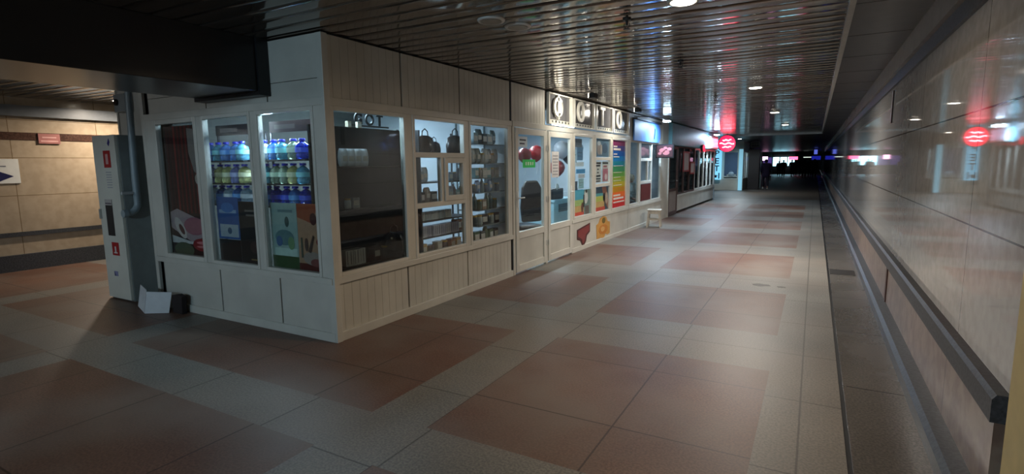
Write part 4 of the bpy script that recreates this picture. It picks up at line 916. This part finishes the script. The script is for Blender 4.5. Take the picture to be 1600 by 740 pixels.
# pipes
M_PIPE = mat('pipe_paint', (.58, .63, .65), .35, noise=.05)
t = thing('drain_pipe', (-7.19, 3.40, 1.1), 'grey painted pipe with an elbow coming down over the fire cabinet', 'pipe', local=True)
pts = [(.13, .03, 1.64), (.13, 0, .4), (.13, 0, .12)]+[(.13, -.12*(1-math.cos(a)), .10-.12*math.sin(a)) for a in [i*math.pi/2/6 for i in range(7)]]+[(.13, -.15, -.02)]
mb = MB(); mb.tube(pts, .037, 14); mb.build('pipe', M_PIPE, t)
mb = MB(); mb.cyl((.13, -.12, -.02), (.13, -.17, -.02), .046); mb.build('socket', M_PIPE, t)
mb = MB(); mb.tube([(.13, 0, .22), (.13, -.16, .22)], .02, 10); mb.build('clamp', mat('clamp_grey', (.75, .76, .76), .4), t)
t = thing('wide_pipe', (-6.86, 3.52, 1.05), 'darker wide pipe running down beside the kiosk corner post', 'pipe', local=True)
mb = MB(); mb.tube([(0, 0, 1.69), (.0, 0, .1), (.0, 0, 0)], .06, 16); mb.build('pipe', mat('pipe_dark', (.50, .55, .58), .4), t)
mb = MB(); mb.cyl((0, 0, .22), (0, 0, .34), .07); mb.build('collar', mat('pipe_collar', (.36, .40, .44), .4), t)
mb = MB(); mb.cyl((0, 0, -.05), (0, 0, .02), .066); mb.build('end_collar', MATS['pipe_collar'], t)
t = thing('junction_box', (-7.55, 3.62, 2.32), 'grey junction box high on the recessed wall above the fire cabinet', 'box', local=True)
mb = MB(); mb.box(-.12, .14, -.08, .018, -.02, .20); mb.build('case', mat('box_grey', (.56, .58, .58), .4), t, bevel=.008)
mb = MB(); mb.cyl((-.04, -.08, .1), (-.04, -.10, .1), .04); mb.build('lens', M_BLACK, t)
# cardboard box
t = thing('folded_carton', (-6.65, 3.12, 0), 'white folded cardboard standing on the floor at the foot of the fire cabinet', 'cardboard')
M_CARD = mat('card_white', (.82, .83, .84), .6, noise=.04)
def quad(p, th=.006, nm='flap'):
    mb = MB(); vs = [Vector(q) for q in p]; n = (vs[1]-vs[0]).cross(vs[3]-vs[0]).normalized()*th
    mb.add([*vs, *[v+n for v in vs]], [(0, 1, 2, 3), (7, 6, 5, 4), (0, 4, 5, 1), (1, 5, 6, 2), (2, 6, 7, 3), (3, 7, 4, 0)]); return mb.build(nm, M_CARD, t)
quad([(-6.78, 3.16, .02), (-6.44, 3.06, 0), (-6.44, 3.10, .26), (-6.76, 3.2, .27)], nm='front_panel')
quad([(-6.44, 3.06, 0), (-6.22, 3.20, 0), (-6.20, 3.24, .23), (-6.44, 3.10, .24)], nm='side_panel')
quad([(-6.90, 3.24, .02), (-6.78, 3.16, .02), (-6.77, 3.20, .20), (-6.88, 3.25, .20)], nm='flap')
mb = MB(); mb.prism([(-6.20, .0), (-6.02, .0), (-6.00, .20), (-6.08, .22), (-6.19, .2)], .05, lambda u, z, d: (u, 3.28-d, z)); tag(mb.build('rag', mat('rag_dark', (.14, .10, .10), .8)), 'small dark bundle on the floor between the cardboard and the kiosk wall', 'bundle')
# arrow sign and pink reflection panel on left wall
WL = lambda u, z, d: (-11.07+d, u, z)
t = thing('arrow_sign', WL(3.3, 1.4, 0), 'white wall sign with a dark blue arrow pointing right', 'sign')
mb = MB(); fb(mb, WL, 2.95, 3.66, 1.40, 1.78, 0, .02); mb.build('board', M_WHITE, t)
mb = MB(); mb.prism([(3.02, 1.45), (3.38, 1.45), (3.38, 1.42), (3.58, 1.51), (3.38, 1.60), (3.38, 1.57), (3.02, 1.57)], .003, WL, d0=.02); mb.build('arrow', mat('arrow_blue', (.10, .12, .32), .4), t)
mb = MB(); fb(mb, WL, 3.1, 3.5, 1.66, 1.675, .02, .022); fb(mb, WL, 3.1, 3.4, 1.70, 1.715, .02, .022); mb.build('text_line', mat('text_grey', (.45, .45, .5), .4), t)
t = thing('pink_wall_reflection', WL(4.08, 2.08, .0), 'faint pink panel standing in for a reflection on the brown rail of the left wall', 'sign')
mb = MB(); fb(mb, WL, 3.95, 4.24, 2.03, 2.19, .01, .03); mb.build('board', mat('dull_pink', (.62, .40, .38), .4), t)  # pink panel takes the place of a reflection in the wall
mb = MB(); fb(mb, WL, 3.98, 4.21, 2.06, 2.08, .03, .032); fb(mb, WL, 4.0, 4.19, 2.12, 2.14, .03, .032); mb.build('text_line', mat('pale_pink', (.80, .62, .60), .4), t)  # paler bars of the painted reflection
# stool
t = thing('stool', (-3.45, 13.42, 0), 'worn white wooden stool standing in front of the service kiosk', 'stool', local=True); t.rotation_euler = (0, 0, R(8))
M_ST = mat('stool_paint', (.80, .76, .70), .5, noise=.12)
mb = MB(); mb.box(-.17, .17, -.17, .17, .41, .445); mb.build('seat', M_ST, t, bevel=.01)
for sx in (-1, 1):
    for sy in (-1, 1):
        mb = MB(); a, b = .125, .16
        vs = []
        for z, c, h in ((0, b, .016), (.41, a, .02)):
            for dx, dy in ((-h, -h), (h, -h), (h, h), (-h, h)): vs.append((sx*c+dx, sy*c+dy, z))
        mb.add(vs, [(0, 3, 2, 1), (4, 5, 6, 7), (0, 1, 5, 4), (1, 2, 6, 5), (2, 3, 7, 6), (3, 0, 4, 7)]); mb.build('leg', M_ST, t)
for a in ((-.13, .13, -.135, -.115), (-.13, .13, .115, .135)):
    mb = MB(); mb.box(*a, .34, .41); mb.build('apron', M_ST, t); mb = MB(); mb.box(a[2], a[3], a[0], a[1], .34, .41); mb.build('apron', M_ST, t)
mb = MB(); mb.box(-.14, .14, -.142, -.122, .18, .21); mb.build('stretcher', M_ST, t)
mb = MB(); mb.box(-.14, .14, .122, .142, .18, .21); mb.build('stretcher', M_ST, t)
# floor stains
for x, y, r, l in ((-.53, 7.57, .10, 'dark patch on the corridor floor, larger of two'), (-.30, 7.55, .05, 'dark spot on the corridor floor, smaller of two')):
    mb = MB(); random.seed(int(r*100)); pts = [(x+r*(1+random.uniform(-.3, .3))*math.cos(a), y+.7*r*(1+random.uniform(-.3, .3))*math.sin(a)) for a in [i*math.pi/8 for i in range(16)]]
    mb.prism(pts, .0015, lambda u, z, d: (u, z, d)); tag(mb.build('floor_stain', mat('stain', (.26, .24, .22), .5)), l, 'stain')

# ---------------------------------------------------------------- people
SKIN = mat('skin', (.70, .52, .44), .5, noise=.03)
def skinmesh(name, verts, edges, radii, mt, parent, root=0, sub=2):
    me = bpy.data.meshes.new(name); me.from_pydata(verts, edges, []); me.materials.append(mt)
    o = bpy.data.objects.new(name, me); COL.objects.link(o); o.parent = parent
    sk = o.modifiers.new('skin', 'SKIN'); sk.use_smooth_shade = True
    sd = o.modifiers.new('sub', 'SUBSURF'); sd.levels = sub; sd.render_levels = sub
    if not me.skin_vertices: me.attributes  # layer is made by the modifier on access
    lay = me.skin_vertices[0].data if me.skin_vertices else None
    if lay is None:
        bm = bmesh.new(); bm.from_mesh(me); bm.verts.layers.skin.verify(); bm.to_mesh(me); bm.free(); lay = me.skin_vertices[0].data
    for i, r in enumerate(radii):
        lay[i].radius = r if isinstance(r, tuple) else (r, r); lay[i].use_root = (i == root)
    return o
def person(loc, rz, label, jacket, trousers, shoes, stride=.22, arm=.18, hood=True, bag=None, hair=(.1, .08, .07), h=1.0, group=None, long_coat=False, seated=False):
    """walks towards +y in its own frame"""
    t = thing('person', loc, label, 'person', group, local=True); t.rotation_euler = (0, 0, rz); t.scale = (h,)*3
    s = stride; hipz = .90
    V = [(0, 0, .96), (0, .01, 1.18), (0, .0, 1.38), (0, .01, 1.50), (0, .03, 1.58), (0, .035, 1.68),   # 0 pelvis 1 waist 2 chest 3 neck 4 head low 5 head top
         (-.095, 0, hipz), (-.10, s*.55+.03, .50), (-.10, s*.95, .09), (-.105, s*.95+.13, .035),
         (.095, 0, hipz), (.10, -s*.1, .48), (.10, -s*.95, .13), (.105, -s*.95+.11, .035),
         (-.19, 0, 1.42), (-.235, -arm*.5, 1.16), (-.24, -arm*.6+.08, .92), (-.24, -arm*.5+.11, .84),
         (.19, 0, 1.42), (.235, arm*.4, 1.16), (.24, arm+.06, .93), (.24, arm+.1, .86)]
    E = [(0, 1), (1, 2), (2, 3), (3, 4), (4, 5), (0, 6), (6, 7), (7, 8), (8, 9), (0, 10), (10, 11), (11, 12), (12, 13), (2, 14), (14, 15), (15, 16), (16, 17), (2, 18), (18, 19), (19, 20), (20, 21)]
    RR = [(.13, .10), (.12, .09), (.14, .10), .05, (.075, .09), (.07, .085), .08, .055, .04, .035, .08, .055, .04, .035, .055, .042, .032, .028, .055, .042, .032, .028]
    if seated:
        V = [(x, y, z-.42) for x, y, z in V]
        V[6] = (-.09, .02, .50); V[7] = (-.11, .44, .52); V[8] = (-.11, .42, .10); V[9] = (-.11, .53, .035)
        V[10] = (.09, .02, .50); V[11] = (.11, .44, .52); V[12] = (.11, .42, .10); V[13] = (.11, .53, .035)
        V[16] = (-.2, .28, .66); V[17] = (-.15, .34, .64); V[20] = (.2, .28, .66); V[21] = (.15, .34, .64)
    so = .42 if seated else 0
    body = skinmesh('body', V, E, RR, SKIN, t)
    # fingers
    for sgn, w in ((-1, V[17]), (1, V[21])):
        fv, fe, fr = [(w[0], w[1], w[2]+.02)], [], [.024]
        for k in range(4):
            a = len(fv); dy = (k-1.5)*.018
            fv += [(w[0], w[1]+dy, w[2]-.03), (w[0]-sgn*.006, w[1]+dy+.005, w[2]-.06-.006*(1.5-abs(k-1.5))), (w[0]-sgn*.02, w[1]+dy+.01, w[2]-.09-.005*(1.5-abs(k-1.5)))]
            fe += [(0, a), (a, a+1), (a+1, a+2)]; fr += [.010, .009, .008]
        a = len(fv); fv += [(w[0]-sgn*.01, w[1]+.035, w[2]-.005), (w[0]-sgn*.02, w[1]+.045, w[2]-.04)]; fe += [(0, a), (a, a+1)]; fr += [.011, .009]
        skinmesh('hand', fv, fe, fr, SKIN, t, sub=1)
    # clothes
    jm = mat('cloth_%02x%02x%02x' % tuple(int(v*255) for v in jacket), jacket, .8, noise=.15, scale=25)
    tm = mat('cloth_%02x%02x%02x' % tuple(int(v*255) for v in trousers), trousers, .8, noise=.12, scale=25)
    low = .62 if long_coat else .84
    JV = [(0, 0, 1.40-so), (0, 0, 1.2-so), (0, 0, 1.0-so), (0, 0, low-so*.8), (0, .0, 1.50-so), V[14], V[15], (V[16][0], V[16][1]-.005, V[16][2]+.02), V[18], V[19], (V[20][0], V[20][1], V[20][2]+.02)]
    jk = 1.28 if long_coat else 1.1
    skinmesh('jacket', JV, [(0, 1), (1, 2), (2, 3), (0, 4), (0, 5), (5, 6), (6, 7), (0, 8), (8, 9), (9, 10)], [(.18*jk, .14*jk), (.17*jk, .14*jk), (.19*jk, .15*jk), (.20*jk, .16*jk), (.09, .08), .085*jk, .068*jk, .055, .085*jk, .068*jk, .055], jm, t)
    skinmesh('trousers', [V[0], V[6], V[7], (V[8][0], V[8][1]-.005, V[8][2]+.02), V[10], V[11], (V[12][0], V[12][1], V[12][2]+.02)], [(0, 1), (1, 2), (2, 3), (0, 4), (4, 5), (5, 6)], [(.14, .12), .10, .075, .06, .10, .075, .06], tm, t)
    for q0, q1 in ((V[8], V[9]), (V[12], V[13])):
        mb = MB(); x = q0[0]; y = q0[1]; z = min(q0[2], q1[2])-.035
        mb.lathe([(.040, 0), (.050, .012), (.048, .05), (.036, .085)], (x, (q0[1]+q1[1])/2, max(0, z)), n=14, mt=mat('shoe_%02x' % int(shoes[0]*255), shoes, .4), sx=1.0, sy=2.5)
        mb.build('shoe', None, t)
    hm = mat('hair_%02x' % int(hair[0]*255), hair, .7, noise=.1)
    mb = MB(); mb.lathe([(.07, -.07), (.098, -.02), (.104, .04), (.088, .09), (.05, .118), (.01, .125)], (0, .015, 1.60-so), n=18, mt=(jm if hood else hm), sx=.92, sy=1.08)
    mb.build('hood' if hood else 'hair', None, t)
    # face: nose, ears
    mb = MB(); mb.add([(0, .135, 1.60-so), (-.015, .112, 1.585-so), (.015, .112, 1.585-so), (0, .112, 1.635-so)], [(0, 1, 2), (0, 2, 3), (0, 3, 1), (1, 3, 2)]); mb.build('nose', SKIN, t)
    if bag:
        mb = MB(); x, y, z = V[21]; mb.box(x-.05, x+.07, y-.16, y+.16, z-.38, z-.10, pcol(bag)); mb.tube([(x, y-.1, z-.1), (x, y-.03, z-.04), (x, y+.03, z-.04), (x, y+.1, z-.1)], .008, 8, pcol(bag))
        o = mb.build('handbag', None, None, bevel=.02); o.matrix_world = Matrix.LocRotScale(Vector(loc), Matrix.Rotation(rz, 3, 'Z'), Vector((h, h, h))); tag(o, 'dark bag carried in the right hand of the walking person in purple', 'bag')
    return t
person((-2.5, 34.8, 0), R(8), 'person in a long dark purple hooded coat walking away with a bag', (.17, .12, .26), (.10, .09, .15), (.75, .73, .70), long_coat=True, bag=(.08, .07, .07), stride=.24, h=1.0)
ppl = [(-3.35, 64, .95, 'person in dark clothes far ahead, left one of the pair before the cyan windows', (.06, .08, .12), 5),
       (-2.75, 60, 1.0, 'person in dark clothes far ahead, right one of the pair before the cyan windows', (.10, .07, .14), -8),
       (-2.2, 66, 1.0, 'distant dark figure just right of the pair', (.05, .04, .06), 170), (-1.75, 62, .98, 'distant dark figure in the middle of the crowd', (.06, .04, .05), 0),
       (-1.3, 66, 1.02, 'distant dark figure right of the crowd middle', (.05, .05, .06), 10), (-.9, 58, 1.0, 'distant dark figure third from the polished wall', (.05, .04, .05), 185),
       (-.45, 61, 1.0, 'distant dark figure second from the polished wall', (.04, .04, .05), 0), (-.05, 56, 1.03, 'distant dark figure nearest the polished wall', (.05, .05, .06), 5)]
for x, y, h, l, c, rz in ppl:
    person((x, y, 0), R(rz), l, c, (.06, .06, .07), (.1, .1, .1), h=h, hood=False, stride=random.choice([.1, .2, .24]), long_coat=random.random() < .5)
# attendant behind the service kiosk glass
person((-4.35, 14.3, .0), R(-115), 'attendant in grey seated behind the tall pane of the service kiosk', (.50, .55, .55), (.2, .22, .25), (.1, .1, .1), stride=.02, hood=False, hair=(.62, .58, .5), seated=True)
t = thing('bench_stool', (-4.35, 14.3, 0), 'low stool under the seated attendant in the service kiosk', 'stool', local=True)
mb = MB(); mb.box(-.17, .17, -.17, .17, .36, .39); mb.build('seat', M_BROWN, t)
for sx in (-1, 1):
    for sy in (-1, 1):
        mb = MB(); mb.box(sx*.14-.015, sx*.14+.015, sy*.14-.015, sy*.14+.015, 0, .36); mb.build('leg', M_BROWN, t)
